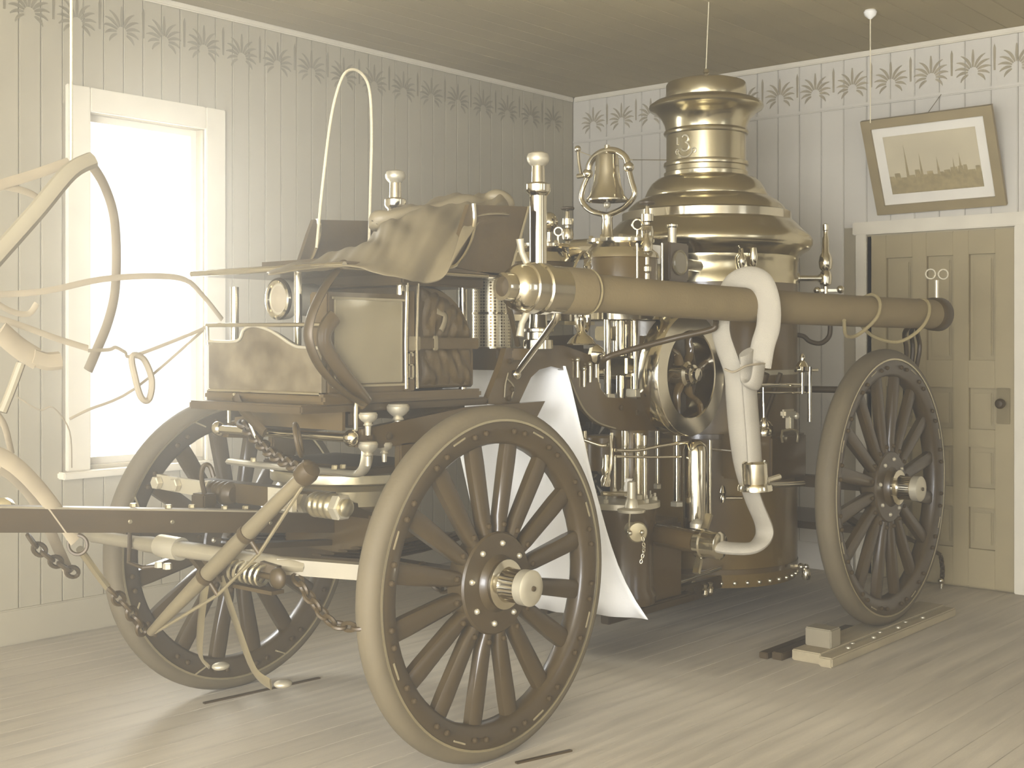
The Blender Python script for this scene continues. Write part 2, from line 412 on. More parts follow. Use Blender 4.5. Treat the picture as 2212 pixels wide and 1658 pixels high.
# ------------------------------------------------------------------ the steam fire engine
CY = 3.65
ENG = tag(empty('steam_fire_engine', (4.6, CY, 0)), 'horse-drawn steam pumping fire engine with polished nickel boiler dome and dark spoked wheels', 'fire engine')
def wheel(name, c, R, side, ns, tw, sc=1.0):
    """outer face looks towards -Y for side=-1"""
    c = Vector(c); rz = 0 if side < 0 else PI
    rt, ri = R - 0.05*sc, R - 0.132*sc
    h = tw/2
    rim = MB().ringl((0,0,0), (0,1,0), [(rt, -h*0.92), (rt, h*0.92), (ri+0.012, h*0.8), (ri, h*0.5), (ri, -h*0.5), (ri+0.012, -h*0.8), (rt-0.035, -h*0.98), (rt-0.012, -h*1.04)], 72)
    W = place(name, rim.mesh('rim', ang=50), 'paint2', c, ENG, (0, 0, rz))
    def sub(nm, mb, m, rot=(0,0,0), me=None):
        me = me or mb.mesh(nm); return place(nm, me, m, c, W, rot)
    tire = MB().ringl((0,0,0), (0,1,0), [(rt, -h), (rt+0.012*sc, -h*1.05), (R-0.022, -h*0.96), (R-0.01, -h*0.74), (R-0.003, -h*0.48), (R, -h*0.2), (R, h*0.2), (R-0.003, h*0.48), (R-0.01, h*0.74), (R-0.022, h*0.96), (rt+0.012*sc, h*1.05), (rt, h)], 96)
    sub('tire', tire, 'rubber', (0,0,rz))
    sub('steel_band', MB().ringl((0,0,0), (0,1,0), [(rt-0.004, -h*1.07), (rt+0.004, -h*1.07), (rt+0.004, -h*0.9), (rt-0.004, -h*0.9)], 96), 'steel', (0,0,rz))
    rh = 0.10*sc
    sp = MB()
    rg = []
    for z, ww, th in ((rh, 0.040, 0.046), (rh+0.08, 0.044, 0.052), (rh+0.13, 0.058, 0.046), (ri-0.06, 0.068, 0.044), (ri+0.005, 0.066, 0.042)):
        ww *= sc; e = 0.62
        rg.append([Vector((x*ww/2, y*th/2, z)) for x, y in ((-1,-e),(-e,-1),(e,-1),(1,-e),(1,e),(e,1),(-e,1),(-1,e))])
    spm = sp.quadring(rg).mesh('spoke', ang=50)
    st = MB().box((-0.003, -0.0205, rh+0.13), (0.003, -0.0185, ri-0.03)).mesh('pinstripe')
    fb = MB().box((-0.03, -h*1.03-0.002, -0.003), (0.03, -h*1.0, 0.003)).mesh('pinstripe')
    for k in range(ns):
        t = 2*PI*(k + 0.5)/ns
        sub('spoke', None, 'paint2', (0, t, rz) if side < 0 else (0, -t, rz), spm)
    hub = MB().lathe((0,0,0), (0,-1,0), [(0.06*sc, -0.11), (0.075*sc, -0.06), (0.172*sc, -0.045), (0.178*sc, -0.02), (0.178*sc, 0.026), (0.172*sc, 0.033), (0.10*sc, 0.037), (0.088*sc, 0.05), (0.085*sc, 0.062)], 40)
    sub('hub', hub, 'paint2', (0,0,rz))
    sub('hub_ring', MB().lathe((0,0,0), (0,-1,0), [(0.07*sc, 0.06), (0.085*sc, 0.064), (0.086*sc, 0.075), (0.062*sc, 0.082), (0.058*sc, 0.10), (0.058*sc, 0.145), (0.05*sc, 0.15)], 32), 'nickel', (0,0,rz))
    sub('hub_cap', MB().lathe((0,0,0), (0,-1,0), [(0.05*sc, 0.145), (0.061*sc, 0.149), (0.062*sc, 0.185), (0.056*sc, 0.19), (0.03*sc, 0.192), (0.001, 0.193)], 32), 'dull', (0,0,rz))
    sub('cap_screw', MB().lathe((0,0,0), (0,-1,0), [(0.009*sc, 0.191), (0.009*sc, 0.199), (0.001, 0.201)], 10), 'iron', (0,0,rz))
    bm_ = MB().lathe((0,0,0), (0,-1,0), [(0.0105, 0), (0.0105, 0.007), (0.006, 0.012), (0.001, 0.013)], 8).mesh('bolt')
    bm2_ = bm_.copy()
    def bolt(r, t, y):
        p = Vector((math.sin(t)*r, y*1.0, math.cos(t)*r))
        if side > 0: p = Vector((-p.x, -p.y, p.z))
        place('bolt', bm2_ if r > 0.15 else bm_, 'boltpaint' if r > 0.15 else 'dull', c + p, W, (0, 0, rz))
    for k in range(8): bolt(0.138*sc, 2*PI*(k+0.2)/8, -0.034)
    for k in range(ns):
        t = 2*PI*(k+0.5)/ns
        bolt(0.203*sc, t, -0.024)
        bolt(ri+0.045*sc, t - 0.055, -h*1.0); bolt(ri+0.045*sc, t + 0.055, -h*1.0)
        if k % 2 == 0:
            p = Vector((math.sin(t+PI/ns)*(rt-0.022), 0, math.cos(t+PI/ns)*(rt-0.022)))
            if side > 0: p = Vector((-p.x, -p.y, p.z))
            o = place('pinstripe', fb, 'stripe', c + p, W); o.rotation_euler = (0, (t+PI/ns) if side < 0 else -(t+PI/ns), rz)
    return W
wheel('front_wheel', (3.315, 2.93, 0.615), 0.615, -1, 16, 0.088)
wheel('front_wheel', (3.315, 4.37, 0.615), 0.615, 1, 16, 0.088)
wheel('rear_wheel', (6.03, 2.70, 0.735), 0.685, -1, 16, 0.095)
wheel('rear_wheel', (6.03, 4.60, 0.735), 0.685, 1, 16, 0.095)

# axles
MB().bar((3.315, 2.98, 0.615), (3.315, 4.32, 0.615), 0.055, 0.055).build('front_axle', 'iron', ENG)
for ya, yb in ((2.76, 3.18), (4.12, 4.54)): MB().bar((6.03, ya, 0.735), (6.03, yb, 0.735), 0.06, 0.06).build('stub_axle', 'iron', ENG)

# ---- boiler, dome, stack (all turned round one upright axis)
BX = Vector((5.885, CY, 0))
boil = MB().lathe(BX, (0,0,1), [(0.40, 0.20), (0.475, 0.22), (0.482, 0.26), (0.482, 1.77), (0.47, 1.775)], 64).build('boiler', 'jacket', ENG)
MB().lathe(BX, (0,0,1), [(0.47, 1.755), (0.487, 1.76), (0.487, 1.80), (0.483, 1.81), (0.483, 1.875), (0.488, 1.885), (0.488, 1.905), (0.47, 1.91)], 64).build('brass_band', 'brass', boil)
for z in (0.30, 0.98, 1.30):
    MB().ringl(BX, (0,0,1), [(0.481, z-0.014), (0.486, z-0.012), (0.486, z+0.012), (0.481, z+0.014)], 64).build('hoop', 'dull' if z > 1.2 else 'paint', boil)
rv = MB().sphere((0,0,0), 0.012, n=8, m=6).mesh('rivet')
for k in range(44):
    t = 2*PI*k/44
    place('rivet', rv, 'steel', BX + Vector((math.cos(t)*0.482, math.sin(t)*0.482, 0.245)), boil)
dome = MB().lathe(BX, (0,0,1), [(0.47, 1.895), (0.492, 1.905), (0.51, 1.925), (0.545, 1.945), (0.562, 1.97), (0.563, 1.995), (0.55, 2.02), (0.52, 2.045), (0.49, 2.075), (0.465, 2.10), (0.45, 2.105)], 72).build('smoke_dome', 'brass', ENG)
MB().lathe(BX, (0,0,1), [(0.44, 2.098), (0.452, 2.102), (0.452, 2.145), (0.44, 2.15), (0.425, 2.155)], 72).build('dome_band', 'nickel', dome)
MB().lathe(BX, (0,0,1), [(0.425, 2.15), (0.415, 2.175), (0.385, 2.205), (0.35, 2.225), (0.325, 2.235)], 72).build('dome_step', 'brass', dome)
MB().lathe(BX, (0,0,1), [(0.325, 2.228), (0.328, 2.24), (0.316, 2.27), (0.295, 2.305), (0.262, 2.333), (0.225, 2.345)], 72).build('dome_crown', 'brass', dome)
stk = MB().lathe(BX, (0,0,1), [(0.222, 2.335), (0.226, 2.345), (0.226, 2.365), (0.217, 2.37), (0.217, 2.395), (0.226, 2.40), (0.228, 2.41), (0.226, 2.42), (0.213, 2.425),
    (0.213, 2.565), (0.224, 2.57), (0.228, 2.58), (0.224, 2.59), (0.216, 2.595), (0.222, 2.625), (0.24, 2.66), (0.27, 2.69), (0.30, 2.705), (0.307, 2.717), (0.304, 2.73), (0.275, 2.75), (0.24, 2.762), (0.215, 2.768)], 72).build('smokestack', 'brass', ENG)
lid = MB().lathe(BX, (0,0,1), [(0.212, 2.762), (0.214, 2.772), (0.214, 2.84), (0.208, 2.85), (0.15, 2.868), (0.06, 2.88), (0.001, 2.883)], 64).build('stack_lid', 'brass', stk)
MB().lathe(BX, (0,0,1), [(0.012, 2.878), (0.012, 2.90), (0.018, 2.908), (0.014, 2.925), (0.001, 2.93)], 16).build('lid_knob', 'nickel', stk)
# raised numeral and scroll on the stack barrel
vh = math.atan2(-BX.y, -BX.x)                  # heading from the boiler to the camera
def onstack(a, z, r=0.2155):
    t = vh + a
    return BX + Vector((math.cos(t)*r, math.sin(t)*r, z))
def arcpts(cx_, cz_, r, a0, a1, n=14): return [onstack((cx_ + r*math.cos(a0+(a1-a0)*k/n))/0.2155, cz_ + r*math.sin(a0+(a1-a0)*k/n)) for k in range(n+1)]
EC = -0.115
MB().tube(arcpts(EC, 2.527, 0.019, 2.6, -1.4) + arcpts(EC, 2.485, 0.023, 1.4, -2.7), 0.005, 6).tube([onstack((EC-0.05)/0.2155, 2.537), onstack((EC-0.05)/0.2155, 2.50)], 0.005, 6).build('raised_numeral', 'dull', stk)
MB().tube(arcpts(EC, 2.478, 0.048, PI+0.25, 2*PI-0.25), 0.004, 6).tube(arcpts(EC-0.05, 2.462, 0.012, 0, 4.5), 0.0035, 6).tube(arcpts(EC+0.05, 2.462, 0.012, PI, -1.4), 0.0035, 6).build('raised_scroll', 'dull', stk)

# relief valve on an arm to the right of the boiler
def side(r, z): return BX + RT*r + Vector((0, 0, z))
rvl = MB().cyl(side(0.47, 1.80), side(0.62, 1.80), 0.016).lathe(side(0.47, 1.80), RT, [(0.03, 0), (0.03, 0.03), (0.018, 0.036)], 16).lathe(side(0.605, 1.80), RT, [(0.022, 0), (0.022, 0.02)], 16).build('valve_arm', 'nickel', ENG)
MB().lathe(side(0.645, 1.755), (0,0,1), [(0.012, 0), (0.03, 0.012), (0.035, 0.05), (0.03, 0.075), (0.022, 0.085), (0.034, 0.10), (0.038, 0.13), (0.032, 0.165), (0.02, 0.185), (0.018, 0.26), (0.012, 0.275), (0.012, 0.30), (0.016, 0.305), (0.016, 0.335), (0.008, 0.34)], 20).build('valve_body', 'nickel', rvl)
MB().bar(side(0.60, 1.735), side(0.72, 1.735), 0.012, 0.014).sphere(side(0.60, 1.735), 0.02).sphere(side(0.725, 1.74), 0.022).cyl(side(0.645, 1.70), side(0.645, 1.765), 0.013).build('valve_handle', 'nickel', rvl)
# dark standpipe and bracket behind the rear, bent water pipe
MB().tube(cat([side(0.43, 1.50), side(0.52, 1.49), side(0.56, 1.46), side(0.62, 1.45), side(0.665, 1.49), side(0.67, 1.56)], 5), 0.013, 10).build('water_pipe', 'iron', ENG)
MB().cyl(side(0.35, 1.50), side(0.50, 1.495), 0.008).lathe(side(0.40, 1.43), (0,0,1), [(0.006, 0), (0.012, 0.01), (0.012, 0.15), (0.006, 0.16)], 10).lathe(side(0.43, 1.43), (0,0,1), [(0.006, 0), (0.012, 0.01), (0.012, 0.15), (0.006, 0.16)], 10).build('gauge_glass', 'nickel', ENG)

# try cocks and chain on the boiler shoulder
def bfront(u, v, r=0.50):
    d = ray(u, v); ax, ay = d.x, d.y          # nearest hit with the upright cylinder of radius r
    a = ax*ax+ay*ay; b = -2*(ax*BX.x+ay*BX.y); c_ = BX.x**2+BX.y**2-r*r
    t = (-b-math.sqrt(max(0, b*b-4*a*c_)))/(2*a); return EYE + d*t
p = bfront(1627, 575, 0.50)
MB().lathe(p, (0,0,1), [(0.012, 0), (0.02, 0.01), (0.024, 0.05), (0.018, 0.09), (0.014, 0.15), (0.008, 0.17), (0.001, 0.175)], 14).cyl(p + Vector((0,0,0.02)), bfront(1627, 570, 0.47), 0.009).build('try_cock', 'nickel', ENG)
p = bfront(1602, 578, 0.50)
MB().lathe(p, (0,0,1), [(0.012, 0), (0.02, 0.02), (0.022, 0.05), (0.01, 0.07), (0.008, 0.12), (0.001, 0.125)], 14).cyl(p + Vector((0,0,0.02)), bfront(1602, 573, 0.47), 0.009).build('try_cock', 'nickel', ENG)
chain('safety_chain', [bfront(1600, 545, 0.515), bfront(1597, 525, 0.53), bfront(1612, 505, 0.55)], 0.022, 0.003, 'nickel', ENG)
p = bfront(1540, 500, 0.57)
# builder's plate box and round gauge on the front of the boiler
c = PY(1468, 567, 3.35)
box = MB().box(c + Vector((-0.085, 0.0, -0.09)), c + Vector((0.085, 0.06, 0.095)), 0.008).cyl(c + Vector((0.05, 0.03, 0)), c + Vector((0.45, 0.12, 0)), 0.03).build('gauge_box', 'paint', ENG)
MB().lathe(c + Vector((0, 0.002, 0)), (0,-1,0), [(0.062, 0), (0.062, 0.01), (0.055, 0.014), (0.05, 0.008), (0.001, 0.008)], 32).build('round_plate', 'panel', box)
c = PY(1452, 530, 3.38)
MB().lathe(c, (0,0,1), [(0.022, 0), (0.022, 0.085), (0.03, 0.09), (0.03, 0.1), (0.001, 0.102)], 16).build('whistle_cup', 'nickel', ENG)

# ---- two upright steam cylinders with polished heads
for yy in (3.42, 3.90):
    cy_ = Vector((4.775, yy, 0))
    sc_ = MB().lathe(cy_, (0,0,1), [(0.165, 1.58), (0.17, 1.60), (0.17, 1.83), (0.165, 1.84)], 40).build('steam_cylinder', 'jacket', ENG)
    MB().lathe(cy_, (0,0,1), [(0.168, 1.832), (0.178, 1.838), (0.172, 1.86), (0.135, 1.895), (0.13, 1.905), (0.155, 1.91), (0.155, 1.925), (0.13, 1.93), (0.05, 1.94), (0.001, 1.942)], 40).build('cylinder_head', 'nickel', sc_)
    MB().lathe(cy_, (0,0,1), [(0.17, 1.55), (0.185, 1.556), (0.185, 1.585), (0.17, 1.59)], 40).build('cylinder_flange', 'nickel', sc_)
    nm = hexnut((0,0,0), (0,0,1), 0.011, 0.016).mesh('nut')
    for k in range(10):
        t = 2*PI*k/10; place('nut', nm, 'nickel', cy_ + Vector((math.cos(t)*0.142, math.sin(t)*0.142, 1.924)), sc_)
    # piston rod, crosshead guides
    MB().cyl(cy_ + Vector((0,0,1.10)), cy_ + Vector((0,0,1.56)), 0.022).build('piston_rod', 'nickel', sc_)
    MB().box(cy_ + Vector((-0.05,-0.07,1.30)), cy_ + Vector((0.05,0.07,1.39)), 0.01).build('crosshead', 'nickel', sc_)
# lubricators with little hand wheels
def lubricator(p, s=1.0):
    o = MB().lathe(p, (0,0,1), [(0.014*s, 0), (0.014*s, 0.03*s), (0.032*s, 0.04*s), (0.036*s, 0.07*s), (0.028*s, 0.10*s), (0.014*s, 0.108*s), (0.014*s, 0.12*s), (0.034*s, 0.125*s), (0.034*s, 0.16*s), (0.014*s, 0.165*s), (0.011*s, 0.195*s), (0.008*s, 0.215*s)], 18).build('lubricator', 'nickel', ENG)
    q = Vector(p) + Vector((0,0,0.212*s))
    MB().lathe(q, (0,0,1), [(0.035*s, 0), (0.04*s, 0.005*s), (0.04*s, 0.013*s), (0.035*s, 0.017*s), (0.001, 0.018*s)], 18).build('hand_wheel', 'iron', o)
    return o
lubricator(PY(1226, 532, 3.86) , 0.85)
lubricator(PY(1398, 530, 3.36), 0.9)
MB().sphere(PY(1187, 480, 4.0), 0.045, (1,1,1.15)).lathe(PY(1187, 530, 4.0), (0,0,1), [(0.04, -0.04), (0.03, 0.01), (0.012, 0.02), (0.012, 0.08), (0.03, 0.09)], 16).build('oil_globe', 'nickel', ENG)
for u, v, yy, r in ((1206, 500, 3.9, 0.02), (1377, 485, 3.45, 0.024)):
    MB().torus(PY(u, v, yy), FW, r, 0.006, 18, 6).cyl(PY(u, v, yy) + Vector((0,0,-r)), PY(u, v, yy) + Vector((0,0,-r-0.05)), 0.006).build('ring_handle', 'nickel', ENG)
# steam pipe elbows, gauge column beside the near cylinder
gc = PY(1396, 600, 3.26)
MB().lathe(gc, (0,0,1), [(0.016, -0.02), (0.016, 0.02), (0.024, 0.03), (0.024, 0.05), (0.014, 0.06), (0.014, 0.11), (0.026, 0.12), (0.03, 0.15), (0.018, 0.17), (0.012, 0.2), (0.02, 0.215), (0.01, 0.23)], 16).build('gauge_column', 'nickel', ENG)
for du in (-20, 34): MB().cyl(PY(1396+du, 610, 3.27), PY(1396+du, 525, 3.27), 0.007).build('gauge_rod', 'nickel', ENG)
MB().box(PY(1408, 568, 3.30) + Vector((0,0,0)), PY(1428, 530, 3.30) + Vector((0.0, 0.02, 0)), 0.003).build('gauge_card', 'porcelain', ENG)
MB().tube(cat([PY(1236, 590, 3.3), PY(1248, 560, 3.3), PY(1262, 543, 3.32), PY(1275, 560, 3.34), PY(1270, 575, 3.34)], 5), 0.006, 8).tube(cat([PY(1262, 575, 3.3), PY(1272, 560, 3.32), PY(1278, 545, 3.34)], 4), 0.005, 8).build('drip_pipe', 'nickel', ENG)
MB().lathe(PY(1270, 590, 3.26), (0,0,1), [(0.012, -0.06), (0.022, -0.04), (0.022, 0.0), (0.012, 0.015), (0.018, 0.03), (0.008, 0.045)], 14).build('oil_cup', 'nickel', ENG)

# ---- bell on its harp bracket
bc = Vector((4.985, CY, 0))
brk = MB().lathe(bc, (0,0,1), [(0.05, 1.90), (0.045, 1.93), (0.03, 1.95), (0.025, 2.05), (0.03, 2.07), (0.028, 2.075)], 20).build('bell_bracket', 'nickel', ENG)
MB().cyl((4.86, CY-0.1, 1.90), (4.86, CY+0.1, 1.90), 0.05, n=20).box((4.82, CY-0.06, 1.86), (5.05, CY+0.06, 1.905), 0.01).build('bracket_foot', 'nickel', brk)
def by(dy, z): return Vector((4.985, CY + dy, z))
MB().tube(cat([by(0.0, 2.07), by(0.10, 2.10), by(0.155, 2.155), by(0.145, 2.22), by(0.115, 2.275)], 6), 0.014, 10).tube(cat([by(0.0, 2.07), by(-0.10, 2.10), by(-0.16, 2.155), by(-0.145, 2.22), by(-0.125, 2.285)], 6), 0.014, 10).sphere(by(0.118, 2.282), 0.026).sphere(by(-0.128, 2.292), 0.026).build('harp', 'nickel', brk)
MB().tube(cat([by(0.115, 2.28), by(0.105, 2.33), by(0.06, 2.37), by(0, 2.385), by(-0.06, 2.375), by(-0.11, 2.34), by(-0.125, 2.29)], 6), 0.016, 10).cyl(by(0, 2.35), by(0, 2.41), 0.014).build('yoke', 'nickel', brk)
MB().ringl(by(0, 0), (0,0,1), [(0.001, 2.372), (0.03, 2.37), (0.052, 2.36), (0.056, 2.34), (0.06, 2.28), (0.068, 2.22), (0.086, 2.165), (0.104, 2.145), (0.104, 2.138), (0.094, 2.142), (0.078, 2.165), (0.058, 2.22), (0.048, 2.34), (0.001, 2.36)], 40).build('bell', 'nickel', brk)
MB().cyl(by(0, 2.30), by(0, 2.125), 0.006).sphere(by(0, 2.12), 0.018).build('clapper', 'dull', brk)
MB().cyl(by(0.11, 2.275), by(0.18, 2.275), 0.012).tube(cat([by(0.16, 2.285), by(0.172, 2.34), by(0.178, 2.40)], 4), 0.008, 8).sphere(by(0.18, 2.41), 0.017).build('bell_lever', 'nickel', brk)
MB().tube([by(0.178, 2.40), by(0.09, 2.365), by(-0.03, 2.345), by(-0.15, 2.325), BX + Vector((-0.2, 0.05, 2.42))], 0.0022, 5).build('bell_cord', 'darkrope', brk)

# ---- crane-neck side frames
outline = [(1050,872),(1083,788),(1093,752),(1215,745),(1280,768),(1296,838),(1312,858),(1386,862),(1392,725),(1478,720),(1484,930),(1330,928),(1292,914),(1262,884),(1243,850),(1233,815),(1215,797),(1190,791),(1165,798),(1147,815),(1118,877)]
fr_poly = [PY(u, v, 3.33) for u, v in outline]
for yy in (3.33, 3.94):
    sf = MB().prism([Vector((q.x, yy, q.z)) for q in fr_poly], (0, 0.028, 0)).build('side_frame', 'paint', ENG, smooth=False)
    if yy < 3.5:
        path = [PY(u, v, 3.326) for u, v in ((1224, 800), (1240, 840), (1262, 884), (1292, 912), (1330, 925))]
        MB().tube(cat(path, 4), 0.004, 5).build('edge_line', 'stripe', sf)
        for u, v in ((1100, 780), (1105, 840), (1098, 860), (1340, 880), (1420, 885), (1375, 890)):
            MB().lathe(PY(u, v, 3.33), (0,-1,0), [(0.011, 0), (0.011, 0.008), (0.004, 0.012)], 8).build('bolt', 'iron', sf)
for x in (4.02, 4.28, 5.1):
    MB().bar((x, 3.35, 1.36 if x < 5 else 1.08), (x, 3.95, 1.36 if x < 5 else 1.08), 0.05, 0.05).build('cross_bar', 'paint', ENG)
# striped scroll work on the neck
MB().tube(cat([PY(1098, 805, 3.325), PY(1092, 830, 3.325), PY(1090, 858, 3.325)], 4), 0.003, 5).tube(cat([PY(1096, 818, 3.325), PY(1110, 835, 3.325), PY(1105, 860, 3.325)], 4), 0.003, 5).build('neck_striping', 'stripe', ENG)
# upright nickel handle posts
for yy in (3.24, 4.06):
    o_ = Vector((3.955, yy, 0))
    ps = MB().lathe(o_, (0,0,1), [(0.06, 1.425), (0.06, 1.46), (0.045, 1.465), (0.045, 1.49), (0.062, 1.495), (0.062, 1.505), (0.04, 1.51), (0.036, 1.54), (0.036, 2.04), (0.046, 2.05), (0.05, 2.06), (0.05, 2.085), (0.044, 2.09), (0.028, 2.095), (0.026, 2.165)], 24).build('handle_post', 'nickel', ENG)
    MB().lathe(o_, (0,0,1), [(0.026, 2.16), (0.035, 2.168), (0.044, 2.18), (0.046, 2.195), (0.04, 2.21), (0.02, 2.218), (0.001, 2.22)], 24).build('post_knob', 'dull', ps)
    MB().box((3.90, min(yy, 3.65) if yy < 3.65 else 3.95, 1.38), (4.01, yy+0.06 if yy > 3.65 else 3.36, 1.426), 0.008).build('post_foot', 'paint', ps)

# ---- flywheel
fc = Vector((4.975, 3.21, 1.305))
fly = place('flywheel', MB().ringl((0,0,0), (0,1,0), [(0.205, -0.05), (0.281, -0.05), (0.284, -0.046), (0.284, 0.05), (0.281, 0.054), (0.205, 0.054), (0.2, 0.05), (0.2, -0.046)], 72).mesh('flywheel_rim'), 'nickel', fc, ENG)
for k in range(6):
    t = 2*PI*k/6 + 0.25; d = Vector((math.sin(t), 0, math.cos(t))); e = Vector((math.cos(t), 0, -math.sin(t)))
    MB().tube(cat([fc + d*0.03, fc + d*0.1 + e*0.03, fc + d*0.16 + e*0.01, fc + d*0.21], 4), [0.026]*4 + [0.022]*4 + [0.018]*4 + [0.022], 10, flat=(1, 0.6)).build('flywheel_spoke', 'paint', fly)
MB().lathe(fc, (0,-1,0), [(0.06, -0.04), (0.06, 0.03), (0.045, 0.04), (0.045, 0.06), (0.03, 0.065), (0.03, 0.085), (0.001, 0.09)], 24).build('flywheel_hub', 'nickel', fly)
MB().cyl(fc + Vector((0, 0.03, 0)), (fc.x, 4.0, fc.z), 0.03).build('crank_shaft', 'nickel', ENG)
for yy in (3.42, 3.90): MB().box((fc.x-0.09, yy-0.03, fc.z-0.05), (fc.x+0.05, yy+0.03, fc.z+0.05), 0.012).build('crank_web', 'steel', ENG)
# guide rods of the crossheads with square feet
for u, v0, v1, yy, r in ((1312, 690, 856, 3.36, 0.016), (1370, 672, 845, 3.36, 0.018), (1290, 780, 832, 3.36, 0.008)):
    a, b = PY(u, v1, yy), PY(u, v0, yy)
    g = MB().cyl(a, (a.x, a.y, b.z), r).build('guide_rod', 'nickel', ENG)
    MB().box(a + Vector((-r*1.6, -r*1.6, -0.025)), a + Vector((r*1.6, r*1.6, 0.012)), 0.004).build('rod_foot', 'dull', g)
for u, v0, v1, yy, r in ((1330, 690, 800, 3.55, 0.015), (1345, 740, 850, 3.6, 0.022), (1352, 700, 790, 3.5, 0.012), (1450, 700, 760, 3.4, 0.012), (1505, 720, 780, 3.4, 0.014)):
    a, b = PY(u, v1, yy), PY(u, v0, yy); MB().cyl(a, (a.x, a.y, b.z), r).build('valve_rod', 'nickel', ENG)
MB().box(PY(1320, 735, 3.5), PY(1355, 705, 3.5) + Vector((0, 0.1, 0)), 0.008).build('valve_link', 'steel', ENG)
# polished governor dish with its stem and cups
gp = PY(1256, 745, 3.25)
gd = MB().lathe(gp, (0,0,1), [(0.055, 0.0), (0.062, 0.006), (0.045, 0.03), (0.025, 0.045), (0.016, 0.06), (0.013, 0.10), (0.02, 0.105), (0.02, 0.115), (0.01, 0.12), (0.01, 0.16)], 24).build('governor_dish', 'nickel', ENG)
for dx in (-0.035, 0.05): MB().tube(cat([gp + Vector((dx, 0, 0.16)), gp + Vector((dx, 0, 0.09)), gp + Vector((dx*0.6, 0, 0.06))], 4), 0.009, 8).build('governor_arm', 'nickel', gd)
MB().box(gp + Vector((-0.09, 0.02, 0.085)), gp + Vector((0.12, 0.05, 0.10))).build('governor_yoke', 'steel', gd)
MB().lathe(PY(1290, 765, 3.31), (0,-1,0), [(0.04, -0.02), (0.045, 0.0), (0.03, 0.02), (0.018, 0.03), (0.001, 0.035)], 8).build('packing_nut', 'nickel', ENG)
for u, v in ((1248, 790), (1262, 810), (1275, 800), (1288, 790)):
    MB().cyl(PY(u, v+25, 3.32), PY(u, v-12, 3.32), 0.007).sphere(PY(u, v-14, 3.32), 0.011).build('bolt_stem', 'steel', ENG)
# hose brackets: front arm and rear arm
MB().tube(cat([PY(1115, 806, 3.28), PY(1155, 752, 3.15), PY(1190, 705, 3.02), PY(1203, 685, 2.98), PY(1206, 660, 2.97)], 5), 0.0135, 10).sphere(PY(1114, 808, 3.28), 0.022).build('hose_arm', 'nickel', ENG)
MB().tube(cat([PY(1300, 792, 3.30), PY(1306, 775, 3.24), PY(1345, 760, 3.18), PY(1450, 732, 3.02), PY(1535, 712, 2.86), PY(1545, 700, 2.84), PY(1546, 690, 2.83)], 5), 0.0135, 10).build('hose_arm', 'iron', ENG)
# perforated suction strainer behind the seat
so = PY(1062, 752, 3.62)
stn = MB().lathe(so, (0,0,1), [(0.085, 0), (0.085, 0.30), (0.08, 0.305)], 32).build('suction_strainer', 'perf', ENG)
for h in (0.0, 0.15, 0.295): MB().ringl(so, (0,0,1), [(0.084, h-0.006), (0.09, h-0.004), (0.09, h+0.004), (0.084, h+0.006)], 32).build('strainer_hoop', 'nickel', stn)
MB().box(so + Vector((-0.1,-0.12,-0.05)), so + Vector((0.1,0.12,0.0)), 0.008).build('strainer_shelf', 'paint', stn)
# ---- pump below the frame
for yy in (3.42, 3.90):
    o_ = Vector((4.775, yy, 0))
    pb = MB().lathe(o_, (0,0,1), [(0.13, 0.24), (0.16, 0.26), (0.165, 0.30), (0.15, 0.33), (0.15, 0.60), (0.165, 0.64), (0.17, 0.70)], 36).build('pump_barrel', 'paint', ENG)
    MB().lathe(o_, (0,0,1), [(0.165, 0.695), (0.182, 0.70), (0.182, 0.725), (0.16, 0.73), (0.12, 0.735)], 36).build('barrel_flange', 'dull', pb)
    nm = MB().lathe((0,0,0), (0,0,1), [(0.012, 0), (0.012, 0.018), (0.006, 0.02), (0.006, 0.035), (0.001, 0.036)], 6).mesh('nut')
    for k in range(10):
        t = 2*PI*k/10 + 0.2; place('nut', nm, 'dull', o_ + Vector((math.cos(t)*0.158, math.sin(t)*0.158, 0.727)), pb)
    MB().lathe(o_ + Vector((0.07, 0, 0)), (0,0,1), [(0.085, 0.73), (0.09, 0.75), (0.09, 1.05), (0.08, 1.07)], 28).build('pump_neck', 'jacket', pb)
MB().box((4.68, 3.30, 0.24), (5.12, 4.0, 0.62), 0.02).build('pump_chest', 'paint', ENG)
MB().box((4.64, 3.27, 0.22), (5.18, 4.03, 0.26), 0.008).build('pump_base', 'iron', ENG)
sg = MB()
for a, b in (((1455, 1163), (1508, 1172)), ((1508, 1172), (1512, 1152))): sg.cyl(PY(*a, 3.296), PY(*b, 3.296), 0.004, n=6)
sg.build('chest_striping', 'stripe', ENG)
# distance rods between cylinders and pump
for u, v0, v1, yy, r in ((1350, 930, 1062, 3.36, 0.017), (1378, 935, 1072, 3.34, 0.024), (1392, 940, 1085, 3.30, 0.012), (1462, 935, 1088, 3.38, 0.019), (1328, 985, 1062, 3.34, 0.006), (1420, 930, 1050, 3.5, 0.012)):
    a, b = PY(u, v1, yy), PY(u, v0, yy); d = MB().cyl(a, (a.x, a.y, b.z), r).build('distance_rod', 'nickel', ENG)
    MB().lathe(a + Vector((0,0,-0.01)), (0,0,1), [(r*1.7, 0), (r*1.7, 0.02), (r, 0.026)], 6).build('rod_nut', 'dull', d)
MB().lathe(PY(1358, 1062, 3.3), (0,0,1), [(0.02, -0.02), (0.022, 0.02), (0.016, 0.05), (0.02, 0.06), (0.001, 0.062)], 14).build('drain_cup', 'porcelain', ENG)
